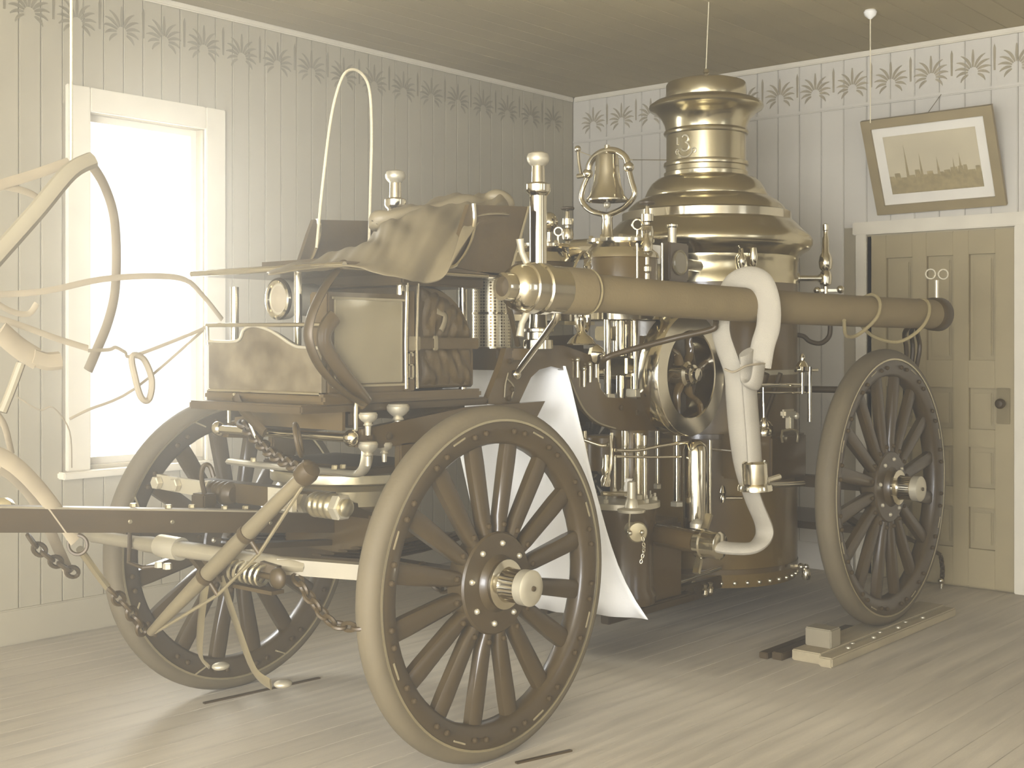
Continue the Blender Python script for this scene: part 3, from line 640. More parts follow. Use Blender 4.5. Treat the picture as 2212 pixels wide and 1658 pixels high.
# tall polished air chamber
a = PY(1503, 1140, 3.18); zt = PY(1503, 950, 3.18).z
ac = MB().lathe((a.x, a.y, 0), (0,0,1), [(0.03, a.z-0.06), (0.045, a.z-0.02), (0.056, a.z), (0.058, a.z+0.03), (0.058, zt-0.05), (0.048, zt-0.018), (0.025, zt), (0.001, zt+0.004)], 32).build('air_chamber', 'nickel', ENG)
b = PY(1533, 1115, 3.2); MB().cyl(b, (b.x, b.y, PY(1533, 950, 3.2).z), 0.012).build('chamber_pipe', 'nickel', ac)
# horizontal service pipes
def pipe(pts, r, m='nickel', name='pipe', n=10): return MB().tube(cat(pts, 4) if len(pts) > 2 else pts, r, n).build(name, m, ENG)
pipe([PY(1330, 972, 3.28), PY(1378, 972, 3.27), PY(1440, 960, 3.24), PY(1498, 953, 3.2)], 0.009)
pipe([PY(1330, 985, 3.28), PY(1400, 987, 3.26), PY(1470, 986, 3.22)], 0.006)
pipe([PY(1262, 950, 3.40), PY(1300, 962, 3.34), PY(1318, 955, 3.32), PY(1322, 935, 3.32)], 0.009)
pipe([PY(1535, 970, 3.2), PY(1560, 972, 3.2), PY(1590, 975, 3.22)], 0.008)
pipe([PY(1300, 1066, 3.3), PY(1370, 1066, 3.25)], 0.011)
pipe([PY(1262, 930, 3.42), PY(1264, 985, 3.42), PY(1268, 1060, 3.42)], 0.012)
pipe([PY(1318, 940, 3.30), PY(1320, 1000, 3.30), PY(1306, 1050, 3.30)], 0.008)
MB().lathe(PY(1308, 1050, 3.32), (0,0,1), [(0.02, 0), (0.024, 0.03), (0.014, 0.05), (0.02, 0.07), (0.014, 0.09), (0.014, 0.14)], 14).build('check_valve', 'nickel', ENG)
MB().lathe(PY(1300, 1000, 3.5), (0,0,1), [(0.07, -0.03), (0.07, 0.12), (0.06, 0.13)], 20).build('suction_chamber', 'jacket', ENG)
# capped outlet with its stirrup and chain
cp = PY(1375, 1148, 3.17)
cap = MB().lathe(cp, (-0.62,-0.78,0), [(0.03, -0.09), (0.034, -0.01), (0.044, 0), (0.046, 0.012), (0.04, 0.02), (0.001, 0.024)], 28).build('outlet_cap', 'steel', ENG)
MB().sphere(cp + Vector((0, -0.028, 0.0)), 0.012).sphere(cp + Vector((-0.05, 0, 0.0)), 0.012).sphere(cp + Vector((0.05, 0, 0.0)), 0.012).build('cap_lug', 'nickel', cap)
MB().tube([cp + Vector((-0.05, 0, 0)), cp + Vector((-0.058, 0, 0.03)), cp + Vector((-0.05, 0, 0.085))], 0.004, 6).build('cap_stirrup', 'nickel', cap)
MB().lathe(cp + Vector((-0.01, 0.02, 0.085)), (0,0,1), [(0.06, 0), (0.062, 0.012), (0.03, 0.02), (0.026, 0.05), (0.018, 0.06), (0.018, 0.13), (0.01, 0.135)], 20).build('outlet_valve', 'dull', cap)
chain('cap_chain', [cp + Vector((0, -0.03, -0.01)), cp + Vector((0.005, -0.035, -0.07)), cp + Vector((-0.012, -0.03, -0.13))], 0.017, 0.0028, 'nickel', ENG)
# delivery outlet towards the camera
dc = Vector((4.86, 3.05, 0.555))
MB().tube(cat([(4.93, 3.40, 0.56), (4.90, 3.22, 0.56), (4.865, 3.06, 0.555)], 5), 0.052, 18).build('delivery_pipe', 'paint', ENG)
dl = MB().lathe(dc, (-0.04, -1, 0), [(0.05, -0.01), (0.066, 0), (0.068, 0.03), (0.06, 0.036), (0.058, 0.09), (0.062, 0.094), (0.062, 0.112), (0.052, 0.118)], 28).build('delivery_coupling', 'nickel', ENG)
for sx in (1, -1): MB().bar(dc + Vector((0.02*sx, -0.015, 0.06*sx)), dc + Vector((0.055*sx, -0.02, 0.125*sx)), 0.018, 0.03, up=(0,1,0)).build('coupling_lug', 'nickel', dl)
MB().lathe(dc + Vector((0.05, 0.04, 0.06)), (0,0,1), [(0.035, 0), (0.035, 0.02), (0.02, 0.035), (0.001, 0.04)], 16).build('outlet_knob', 'dull', ENG)
# frame rails under pump and boiler, with the pierced tie bar
for yy in (3.47, 3.83):
    rl = MB().box((4.72, yy-0.025, 0.155), (5.62, yy+0.025, 0.20), 0.004).build('bottom_rail', 'wood', ENG)
    for x in (4.85, 5.0, 5.15, 5.4): MB().lathe((x, yy-0.005, 0.20), (0,0,1), [(0.014, 0), (0.014, 0.012), (0.005, 0.016)], 8).build('bolt', 'steel', rl)
tb = MB().box((4.95, 3.33, 0.225), (5.52, 3.345, 0.285), 0.003).build('tie_bar', 'iron', ENG)
hm = MB().lathe((0,0,0), (0,-1,0), [(0.016, 0), (0.016, 0.003), (0.001, 0.003)], 14).mesh('bar_hole')
for k in range(6): place('bar_hole', hm, 'black', (5.02 + k*0.085, 3.3295, 0.252), tb)
MB().cyl((4.9, 3.33, 0.30), (5.45, 3.30, 0.335), 0.012).build('stay_rod', 'nickel', ENG)
for x, y, z in ((5.28, 3.28, 0.225), (5.36, 3.30, 0.22)):
    MB().lathe((x, y, z), (0,0,1), [(0.006, 0), (0.018, 0.01), (0.018, 0.03), (0.008, 0.04), (0.014, 0.055), (0.001, 0.06)], 12).build('drain_cock', 'nickel', ENG)
# petcock low on the boiler beside the wheel
a = bfront(1708, 1222, 0.50)
MB().tube([a, a + RT*0.05 - FW*0.02, a + RT*0.07 - FW*0.02 + Vector((0,0,-0.01))], 0.011, 8).sphere(a + RT*0.05 - FW*0.02, 0.02).sphere(a + RT*0.075 - FW*0.02, 0.016).lathe(a + RT*0.075 - FW*0.02, (0,0,-1), [(0.01, 0), (0.02, 0.02), (0.024, 0.05), (0.018, 0.065)], 14).build('blow_cock', 'nickel', ENG)
a = bfront(1560, 1075, 0.50)
MB().cyl(a + FW*0.03, a - FW*0.03, 0.009).lathe(a - FW*0.02 + Vector((0,0,-0.02)), (0,0,1), [(0.012, 0), (0.016, 0.02), (0.01, 0.035), (0.018, 0.05), (0.012, 0.07), (0.006, 0.085)], 14).cyl(a, a + RT*0.1, 0.007).build('try_cock', 'nickel', ENG)
# fuel box on the side of the boiler, feed pipes, crank link
fb_ = PY(1645, 945, 3.02)
fx = MB().box((5.46, 3.02, 0.78), (5.82, 3.30, fb_.z), 0.01).build('side_box', 'paint', ENG)
pipe([PY(1600, 832, 3.12), PY(1660, 832, 3.1), PY(1728, 832, 3.08)], 0.012)
pipe([PY(1600, 848, 3.14), PY(1740, 848, 3.06)], 0.006)
fp = PY(1749, 910, 3.02)
feed = MB().cyl(fp, (fp.x, fp.y, PY(1749, 792, 3.02).z), 0.011).build('feed_pipe', 'nickel', ENG)
MB().cyl(PY(1733, 850, 3.04), PY(1733, 800, 3.04), 0.009).build('feed_riser', 'nickel', feed)
vb = PY(1733, 800, 3.04)
MB().lathe(vb, (0,0,1), [(0.012, -0.01), (0.03, 0.0), (0.034, 0.02), (0.022, 0.04), (0.012, 0.05), (0.014, 0.07), (0.006, 0.085)], 16).cyl(vb + Vector((-0.07,0,0)), vb + Vector((0.16,0,0)), 0.008).build('feed_valve', 'nickel', feed)
cl_ = PY(1700, 900, 3.0)
MB().box(cl_ + Vector((-0.02,0,-0.005)), cl_ + Vector((0.10,0.03,0.035)), 0.01).box(cl_ + Vector((0.035,0,-0.065)), cl_ + Vector((0.075,0.03,0.0)), 0.006).sphere(cl_ + Vector((0.11,0.01,0.0)), 0.018).build('crank_link', 'dull', ENG)
MB().tube(cat([PY(1690, 955, 2.99), PY(1690, 930, 2.99), PY(1722, 930, 2.99), PY(1722, 955, 2.99)], 2), 0.006, 6).build('link_stirrup', 'steel', ENG)
MB().cyl((5.55, 3.1, 1.30), (5.60, 3.22, 1.02), 0.018).cyl((5.66, 3.08, 1.30), (5.68, 3.20, 1.02), 0.012).build('stay_pipe', 'iron', ENG)
# outlet pipe between fuel box and wheel
pipe([PY(1652, 1047, 2.98), PY(1700, 1046, 2.94), PY(1735, 1044, 2.92)], 0.014)
# rear platform, tail pipes and drop chain behind the rear wheel
MB().box((6.42, 3.0, 0.42), (7.0, 4.3, 0.46), 0.008).build('rear_step', 'wood', ENG)
for ya, yb in ((3.15, 3.05), (4.15, 4.25)): MB().bar((6.2, ya, 0.62), (6.48, yb, 0.46), 0.04, 0.03).build('step_bracket', 'iron', ENG)
for k, (u, dy) in enumerate(((1958, 0.0), (1972, 0.03), (1986, 0.0))):
    MB().tube(cat([PY(1955 + 4*k, 860, 2.88 + dy), PY(u, 760, 2.86 + dy), PY(u - 4, 720, 2.85 + dy), PY(1970 + 6*k, 700, 2.78)], 4), 0.013, 8).build('tail_pipe', 'iron', ENG)
MB().cyl((6.36, 2.88, 1.2), (6.30, 3.30, 1.2), 0.018).build('tail_pipe_arm', 'iron', ENG)
chain('drop_chain', [PY(2032, 1200, 2.95), PY(2036, 1230, 2.95), PY(2034, 1258, 2.95)], 0.035, 0.006, 'iron', ENG)
MB().tube([PY(2034, 1255, 2.95), PY(2033, 1292, 2.95)], 0.013, 10).sphere(PY(2032, 1254, 2.95), 0.018).build('drop_hook', 'nickel', ENG)
MB().bar(PY(2031, 1197, 2.95), (6.95, 3.2, 0.43), 0.02, 0.02).build('chain_bracket', 'iron', ENG)

# ---- front gear: fifth wheel, side bars, cross rod, draft buffers
fw_ = MB().ringl((3.315, CY, 0), (0,0,1), [(0.235, 0.93), (0.30, 0.93), (0.305, 0.935), (0.305, 0.965), (0.30, 0.97), (0.235, 0.97)], 56).build('fifth_wheel', 'steel', ENG)
MB().lathe((3.315, CY, 0), (0,0,1), [(0.24, 0.82), (0.28, 0.85), (0.285, 0.905), (0.27, 0.925)], 48).build('turntable_drum', 'steel', fw_)
MB().box((3.20, 3.38, 0.66), (3.43, 3.92, 0.83), 0.015).build('axle_block', 'paint', ENG)
tp = MB().tube(cat([(3.03, 4.02, 0.99), (3.04, 3.8, 0.985), (3.05, 3.5, 0.985), (3.05, 3.34, 0.985), (3.05, 3.295, 1.0), (3.05, 3.275, 1.04), (3.05, 3.27, 1.10)], 5), 0.022, 8, flat=(1.3, 0.6), up=(1,0,0)).build('turntable_strap', 'dull', ENG)
for yy in (3.42, 3.55, 3.72, 3.88):
    for xx in (3.03, 3.07)[:1 if yy in (3.55, 3.88) else 2]: hexnut((xx, yy, 0.997), (0,0,1), 0.011, 0.016).build('nut', 'steel', tp)
MB().box((3.12, 3.36, 0.97), (3.50, 3.94, 1.0), 0.006).build('turntable_plate', 'iron', ENG)
for yy in (3.28, 4.0):
    sb = MB().prism([Vector((x, yy, z)) for x, z in ((3.0, 1.085), (3.12, 1.075), (3.55, 1.09), (4.0, 1.15), (4.05, 1.21), (3.55, 1.20), (3.03, 1.145))], (0, 0.035, 0)).build('side_bar', 'paint', ENG, smooth=False)
    for x in (3.07, 3.16, 3.4): MB().lathe((x, yy, 1.115), (0,-1,0), [(0.014, 0), (0.014, 0.008), (0.006, 0.013)], 10).build('bolt', 'iron', sb)
    MB().tube(cat([(3.02, yy+0.017, 1.14), (3.02, yy+0.017, 1.22), (3.03, yy+0.017, 1.25)], 3), 0.008, 8).build('side_bar_post', 'steel', sb)
    MB().box((3.22, yy, 0.99), (3.34, yy+0.035, 1.09), 0.006).build('side_bar_block', 'paint', sb)
MB().cyl((2.985, 3.30, 1.117), (2.985, 4.03, 1.117), 0.016).sphere((2.985, 3.285, 1.117), 0.03, (0.8,1,1)).sphere((2.985, 4.04, 1.117), 0.03, (0.8,1,1)).build('cross_rod', 'nickel', ENG)
MB().prism([Vector((2.995, 3.34, 1.14)), Vector((2.995, 3.95, 1.14)), Vector((2.995, 3.95, 1.165)), Vector((2.995, 3.34, 1.225))], (0.014, 0, 0)).build('front_plate', 'paint', ENG, smooth=False)
def cup(p, s=1.0): return MB().lathe(p, (0,0,1), [(0.012*s, -0.04*s), (0.014*s, 0.0), (0.022*s, 0.004*s), (0.016*s, 0.014*s), (0.03*s, 0.024*s), (0.04*s, 0.036*s), (0.042*s, 0.05*s), (0.036*s, 0.06*s), (0.001, 0.063*s)], 22).build('grease_cup', 'dull', ENG)
cup(PY(860, 908, 3.30)); cup(PY(795, 920, 3.27), 0.8); cup(PY(795, 985, 3.26), 0.85); cup((3.16, 3.3, 1.05), 0.7)
# splinter bar with two ribbed draft buffers
MB().bar((2.90, 3.30, 0.90), (2.90, 4.0, 0.90), 0.06, 0.07).bar((2.90, 3.45, 0.89), (3.24, 3.45, 0.82), 0.05, 0.05).bar((2.90, 3.85, 0.89), (3.24, 3.85, 0.82), 0.05, 0.05).build('splinter_bar', 'iron', ENG)
for y0, d in ((3.36, -1), (3.78, 1)):
    pr = [(0.03, 0), (0.038, 0.01)]
    for k in range(4): pr += [(0.04, 0.02+0.028*k), (0.044, 0.026+0.028*k), (0.044, 0.036+0.028*k), (0.04, 0.042+0.028*k)]
    pr += [(0.036, 0.135)]
    bf = MB().lathe((2.87, y0, 0.895), (0, d, 0), pr, 28).build('draft_buffer', 'steel' if d < 0 else 'iron', ENG)
    hexnut((2.87, y0 + d*0.135, 0.895), (0, d, 0), 0.046, 0.035).build('buffer_nut', 'dull', bf)
    MB().lathe((2.87, y0 + d*0.165, 0.895), (0, d, 0), [(0.03, 0), (0.03, 0.02), (0.018, 0.03), (0.001, 0.032)], 20).build('buffer_end', 'steel', bf)
    hexnut((2.87, y0 + 0.02, 0.895), (0, 1, 0), 0.036, 0.03).build('buffer_nut', 'dull', bf)
lk = MB().bar((2.84, 3.92, 0.905), (2.84, 4.22, 0.915), 0.02, 0.055).build('draft_link', 'dull', ENG)
for yy in (4.08, 4.2): hexnut((2.828, yy, 0.912), (-1,0,0), 0.026, 0.024).build('link_bolt', 'dull', lk)
MB().bar((2.78, 3.34, 0.915), (2.78, 3.47, 0.915), 0.02, 0.075).build('draft_link', 'dull', ENG)
hexnut((2.768, 3.39, 0.912), (-1,0,0), 0.03, 0.026).build('draft_bolt', 'dull', ENG)
MB().tube(cat([(2.80, 3.86, 0.87), (2.78, 3.86, 0.95), (2.78, 3.85, 1.0), (2.80, 3.84, 1.0), (2.81, 3.83, 0.96)], 4), 0.009, 8).box((2.76, 3.82, 0.85), (2.82, 3.90, 0.90), 0.006).build('pole_catch', 'iron', ENG)
# steps / leaf spring pack under the side bars
for yy in (3.36, 3.92):
    lf = empty('leaf_spring', (3.315, yy, 0.66), ENG)
    for k in range(5):
        L_ = 0.42 - 0.06*k; pts = [(3.315 + L_*s, yy, 0.665 + 0.012*k - 0.05*(s*s)*(L_/0.42)**2*-1.0) for s in (-1, -0.5, 0, 0.5, 1)]
        MB().tube(cat(pts, 3), 0.02, 8, flat=(1.3, 0.27), up=(0,1,0)).build('spring_leaf', 'iron', lf)
# pole, evener bar, singletree
pa, pb_ = Vector((3.24, CY, 0.765)), Vector((0.95, CY, 1.023))
pole = MB().bar(pa, pb_, 0.075, 0.072).build('draught_pole', 'wood', ENG, smooth=False)
MB().bar(pa + Vector((-0.03, 0, 0.042)), pb_ + Vector((0, 0, 0.040)), 0.072, 0.006).build('pole_strip', 'palewood', pole, smooth=False)
for k in range(5):
    q = pa.lerp(pb_, 0.18 + 0.05*k) + Vector((0, (-1)**k*0.015, 0.044)); hexnut(q, (0,0,1), 0.012, 0.012).build('nut', 'steel', pole)
for k in (0.15, 0.33, 0.40): MB().lathe(pa.lerp(pb_, k) + Vector((0, -0.0375, 0)), (0,-1,0), [(0.008, 0), (0.006, 0.004)], 8).build('bolt', 'steel', pole)
MB().bar((3.26, CY, 0.69), (2.72, CY, 0.735), 0.05, 0.02).bar((3.24, CY, 0.76), (3.24, CY, 0.66), 0.06, 0.03, up=(1,0,0)).build('pole_socket', 'iron', ENG)
ev = MB().tube(cat([(2.68, 3.18, 0.725), (2.62, 3.26, 0.735), (2.60, 3.65, 0.735), (2.60, 4.0, 0.728), (2.62, 4.36, 0.718)], 5), [0.03]*5 + [0.034]*5 + [0.036]*5 + [0.030]*5 + [0.015], 10, flat=(1.0, 0.8)).build('evener_bar', 'palewood', ENG)
MB().ringl((2.60, 3.79, 0.733), (0,1,0), [(0.028, -0.06), (0.040, -0.06), (0.040, 0.06), (0.028, 0.06)], 20).build('evener_sleeve', 'dull', ev)
MB().tube([(2.56, 3.98, 0.78), (2.555, 3.98, 0.665), (2.56, 3.90, 0.655), (2.62, 3.86, 0.66)], 0.008, 8).build('evener_clip', 'iron', ev)
for yy in (3.86, 3.81): hexnut((2.60, yy, 0.655), (0,0,1), 0.016, 0.02).build('nut', 'dull', ev)
MB().bar((2.625, 3.24, 0.73), (2.86, 3.0, 0.70), 0.052, 0.05).build('evener_ferrule', 'palewood', ev)
A, Cc, B = Vector((2.52, 2.965, 1.057)), Vector((2.50, 3.338, 0.765)), Vector((2.50, 3.763, 0.457))
d = (B - A).normalized(); L_ = (B - A).length
pts = [A + d*L_*t for t in (0, 0.15, 0.35, 0.5, 0.65, 0.85, 1.0)]
sg = MB().tube(pts, [0.021, 0.024, 0.027, 0.028, 0.026, 0.021, 0.015], 14).build('singletree', 'shaft', ENG)
nrm = Vector((0.2, d.z, -d.y)).normalized(); nrm = nrm if nrm.z < 0 else -nrm
MB().tube([A + d*0.05 + nrm*0.02, A + d*0.36*L_ + nrm*0.075, A + d*0.62*L_ + nrm*0.075, B - d*0.02 + nrm*0.012], 0.006, 8).build('truss_rod', 'steel', sg)
for t in (0.36, 0.62):
    MB().ringl(A + d*L_*t, d, [(0.024, -0.012), (0.031, -0.012), (0.031, 0.012), (0.024, 0.012)], 20).cyl(A + d*L_*t, A + d*L_*t + nrm*0.075, 0.008).build('singletree_clip', 'iron', sg)
MB().lathe(A - d*0.02, d, [(0.001, -0.01), (0.03, 0), (0.036, 0.02), (0.034, 0.05), (0.024, 0.06)], 18).build('singletree_cap', 'iron', sg)
cc = A + d*L_*0.5 + nrm*0.07
spg = [cc + Vector((0.05, 0, 0)) + Vector((math.cos(t)*0.032, -0.09 + 0.014*t/PI*1.0 + 0.0, math.sin(t)*0.032)) for t in [k*0.5 for k in range(76)]]
MB().tube(spg, 0.006, 6).build('coil_spring', 'steel', ENG)
MB().cyl(cc + Vector((0.05, -0.12, 0)), cc + Vector((0.05, 0.10, 0)), 0.01).sphere(cc + Vector((0.05, -0.15, 0)), 0.035, (0.6,1,1)).bar(cc + Vector((0.05, -0.15, -0.045)), cc + Vector((0.05, 0.05, -0.045)), 0.05, 0.012).bar(cc + Vector((0.06, -0.06, 0.03)), (2.60, 3.2, 0.72), 0.03, 0.03).build('spring_carrier', 'iron', ENG)
# chains on the front gear
chain('hanging_chain', [(2.99, 3.90, 1.15), (2.85, 3.55, 1.06), (2.70, 3.18, 1.03), A + Vector((-0.01, 0, 0.02))], 0.06, 0.009, 'iron', ENG)
MB().torus(A + Vector((0.03, 0.08, 0.09)), (0.7, -0.7, 0.2), 0.05, 0.008, 24, 8).build('draw_ring', 'iron', ENG)
chain('hanging_chain', [(2.65, 3.18, 0.70), (2.66, 3.10, 0.62), (2.68, 3.02, 0.56), (2.72, 2.93, 0.56)], 0.045, 0.007, 'iron', ENG)
chain('hanging_chain', [(3.30, 3.25, 0.64), (3.33, 3.18, 0.56), (3.36, 3.1, 0.62)], 0.05, 0.008, 'iron', ENG)
# two steel drop legs hanging below the evener
for (u0, v0), (u1, v1), (u2, v2), (u3, v3) in (((447, 1235), (435, 1330), (432, 1410), (452, 1440)), ((477, 1245), (510, 1345), (548, 1445), (585, 1478))):
    P_ = [PX(u0, v0, 2.68), PX(u1, v1, 2.70), PX(u2, v2, 2.73), PX(u3, v3, 2.75)]
    dlg = MB().tube(cat(P_, 5), 0.036, 8, flat=(1.0, 0.13), up=(0.3,1,0)).build('drop_leg', 'steel', ENG)
    MB().sphere(P_[-1] + Vector((0.02, -0.04, 0.006)), 0.028, (1.2, 1.0, 0.5)).build('leg_toe', 'dull', dlg)
    MB().bar(P_[0] + Vector((0,0,-0.01)), Vector((2.61, P_[0].y, 0.72)), 0.03, 0.02).build('leg_hanger', 'iron', dlg)

# ---- driver's body: sill, tool box, rounded boot, dash
MB().box((2.80, 3.33, 1.205), (3.76, 3.97, 1.235), 0.006).build('body_sill', 'wood', ENG)
MB().box((2.88, 3.31, 1.235), (3.70, 3.99, 1.27), 0.01).build('sill_moulding', 'paint', ENG)
for xa in (3.05, 3.55): MB().box((xa, 3.36, 1.145), (xa+0.12, 3.94, 1.205), 0.01).build('body_bolster', 'paint', ENG)
tbx = MB().box((2.92, 3.33, 1.27), (3.335, 3.43, 1.625), 0.006).build('tool_box', 'paint', ENG)
MB().box((2.92, 3.432, 1.27), (3.335, 3.97, 1.425), 0.006).build('low_chest', 'paint', ENG)
MB().box((2.945, 3.322, 1.305), (3.275, 3.33, 1.60), 0.003).build('box_side_panel', 'panel', tbx)
for z in (1.296, 1.604): MB().box((2.935, 3.320, z-0.004), (3.285, 3.326, z+0.004)).build('panel_bead', 'stripe', tbx)
MB().box((3.287, 3.318, 1.272), (3.333, 3.332, 1.64), 0.003).build('corner_strip', 'paint', tbx)
n6 = MB()                                     # the figure 6, squared
o6 = Vector((3.297, 3.313, 1.315)); wd, ht, st_ = 0.027, 0.10, 0.0055
for lo, hi in (((0, 0), (st_, ht)), ((0, 0), (wd, st_)), ((wd-st_, 0), (wd, ht*0.55)), ((0, ht*0.55-st_), (wd, ht*0.55)), ((0, ht-st_), (wd*0.95, ht)), ((wd*0.95-st_, ht-0.016), (wd*0.95, ht))):
    n6.box(o6 + Vector((lo[0], 0, lo[1])), o6 + Vector((hi[0], 0.006, hi[1])))
n6.build('figure_six', 'stripe', tbx, smooth=False)
for u in (3.282, 3.338): MB().tube([(u, 3.312, 1.28), (u - 0.003, 3.312, 1.45), (u + 0.006, 3.312, 1.70)], 0.006, 8).build('stay_rod', 'nickel', ENG)
# rounded leather boot with strap, behind the box
def boot(y0, y1, s=1.0):
    pr = [(3.375, 1.275)] + [(3.42 + 0.27*math.sin(t), 1.40 + 0.268*math.cos(t)) for t in [k*PI/2/9 for k in range(10)]] + [(3.69, 1.275)]
    pr[1] = (3.375, 1.668)
    rings = []
    for yy, k in ((y0, 0.94), (y0 + 0.02, 1.0), (y1 - 0.02, 1.0), (y1, 0.94)):
        cxp, czp = 3.53, 1.46; rings.append([Vector((cxp + (a-cxp)*k, yy, czp + (b-czp)*k)) for a, b in pr])
    return MB().quadring(rings)
bt = boot(3.345, 3.955).build('leather_boot', 'leather', ENG)
bm_ = MB(); nx, nz = 26, 30                  # crumpled near side of the boot
for j in range(nz+1):
    for i in range(nx+1):
        x0 = 3.385 + 0.295*i/nx
        tz = 1.66 if x0 < 3.43 else 1.392 + math.sqrt(max(0, 0.262**2 - (x0-3.42)**2))
        z0 = 1.28 + (tz-1.28)*j/nz
        s_ = x0*1.0 + 0.05*math.sin(z0*9 + 1.0)
        f_ = abs(math.sin(s_*46 + 1.5*math.sin(z0*14)))**0.7*0.5 + abs(math.sin(s_*83 + 2*math.sin(z0*11 + 2) + 0.7))*0.3 + 0.3*math.sin(z0*38 + x0*30)*0.5
        e_ = min(1, i/3, (nx-i)/3, j/3, (nz-j)/3)
        st_e = 1 - 0.75*math.exp(-((z0-1.447)/0.03)**2)
        bm_.v.append(Vector((x0, 3.350 - 0.026*f_*e_*st_e, z0)))
for j in range(nz):
    for i in range(nx): q0 = j*(nx+1)+i; bm_.f.append((q0, q0+1, q0+nx+2, q0+nx+1))
bm_.build('boot_folds', 'leather', bt, ang=180)
MB().box((3.32, 3.316, 1.425), (3.685, 3.335, 1.468), 0.004).build('boot_strap', 'leather', bt)
MB().box((3.30, 3.314, 1.42), (3.36, 3.322, 1.472), 0.003).box((3.43, 3.314, 1.42), (3.455, 3.322, 1.475), 0.003).build('strap_buckle', 'tan', bt)
MB().tube(cat([(3.47, 3.338, 1.57), (3.505, 3.330, 1.555), (3.50, 3.326, 1.525), (3.485, 3.330, 1.495)], 5), 0.016, 8, flat=(1.0, 0.4), up=(1, 0, 0)).build('boot_flap', 'tan', bt)
# dash: painted panel with a wavy moulded top, rail above
wav = [(3.975, 1.455), (3.80, 1.455), (3.76, 1.495), (3.70, 1.51), (3.60, 1.49), (3.48, 1.44), (3.42, 1.432), (3.335, 1.43)]
dp = MB().prism([Vector((2.895, 3.975, 1.275))] + [Vector((2.895, a, b)) for a, b in wav] + [Vector((2.895, 3.335, 1.275))], (0.02, 0, 0)).build('dash_panel', 'mural', ENG, smooth=False)
MB().tube(cat([(2.89, a, b) for a, b in wav], 4), 0.006, 8).build('dash_bead', 'dull', dp)
MB().cyl((2.89, 3.33, 1.51), (2.89, 3.98, 1.515), 0.008).cyl((2.89, 3.975, 1.44), (2.89, 3.98, 1.515), 0.008).cyl((2.895, 3.34, 1.27), (2.895, 3.97, 1.27), 0.008).build('dash_rail', 'nickel', dp)
# front lamp
lo_ = Vector((3.085, 3.735, 1.612))
lmp = MB().lathe(lo_, (-1, 0.08, 0), [(0.055, -0.13), (0.062, -0.11), (0.062, 0.0), (0.075, 0.01), (0.078, 0.035), (0.072, 0.05)], 32).build('front_lamp', 'dull', ENG)
MB().torus(lo_ + Vector((-0.05, 0.004, 0)), (-1, 0.08, 0), 0.069, 0.011, 36, 8).build('lamp_rim', 'nickel', lmp)
MB().lathe(lo_ + Vector((-0.045, 0.0036, 0)), (-1, 0.08, 0), [(0.065, 0), (0.04, 0.008), (0.001, 0.012)], 28).build('lamp_lens', 'strap', lmp)
MB().cyl(lo_ + Vector((0.04, 0, -0.055)), lo_ + Vector((0.04, 0, -0.195)), 0.014).cyl(lo_ + Vector((0.04, 0, -0.187)), lo_ + Vector((0.04, 0, -0.175)), 0.035).build('lamp_stalk', 'steel', lmp)
MB().cyl((2.93, 3.50, 1.50), (2.93, 3.50, 1.70), 0.014).build('seat_pillar', 'nickel', ENG)
# S-shaped toe irons at both front corners
for yy, m_ in ((3.26, 'iron'),):
    base = [PY(u, v, 3.26) for u, v in ((738, 573), (712, 605), (688, 645), (670, 690), (667, 735), (690, 790), (735, 840), (785, 872))]
    tir = MB().tube(cat([Vector((q.x, yy, q.z)) for q in base], 5), 0.022, 10, flat=(1.0, 0.45), up=(0,1,0)).build('toe_iron', m_, ENG)
    q = base[0]; MB().sphere(Vector((q.x, yy-0.01, q.z)), 0.02).build('iron_boss', 'iron', tir)
    b2 = [PY(u, v, 3.29) for u, v in ((722, 684), (703, 712), (702, 745), (732, 795), (775, 850), (790, 872))]
    MB().tube(cat([Vector((q.x, yy + 0.03, q.z)) for q in b2], 5), 0.034, 10, flat=(0.5, 0.9), up=(0,1,0)).build('toe_board_edge', 'paint', tir)
far = [PX(u, v, 2.86) for u, v in ((508, 855), (520, 880), (545, 908), (572, 935))]
MB().tube(cat(far, 5), 0.02, 8, flat=(1.0, 0.4), up=(0,1,0)).build('toe_brace', 'iron', ENG)
MB().tube([PX(505, 850, 2.87), PX(532, 895, 2.87), PX(553, 945, 2.9)], 0.006, 6).build('toe_wire', 'steel', ENG)
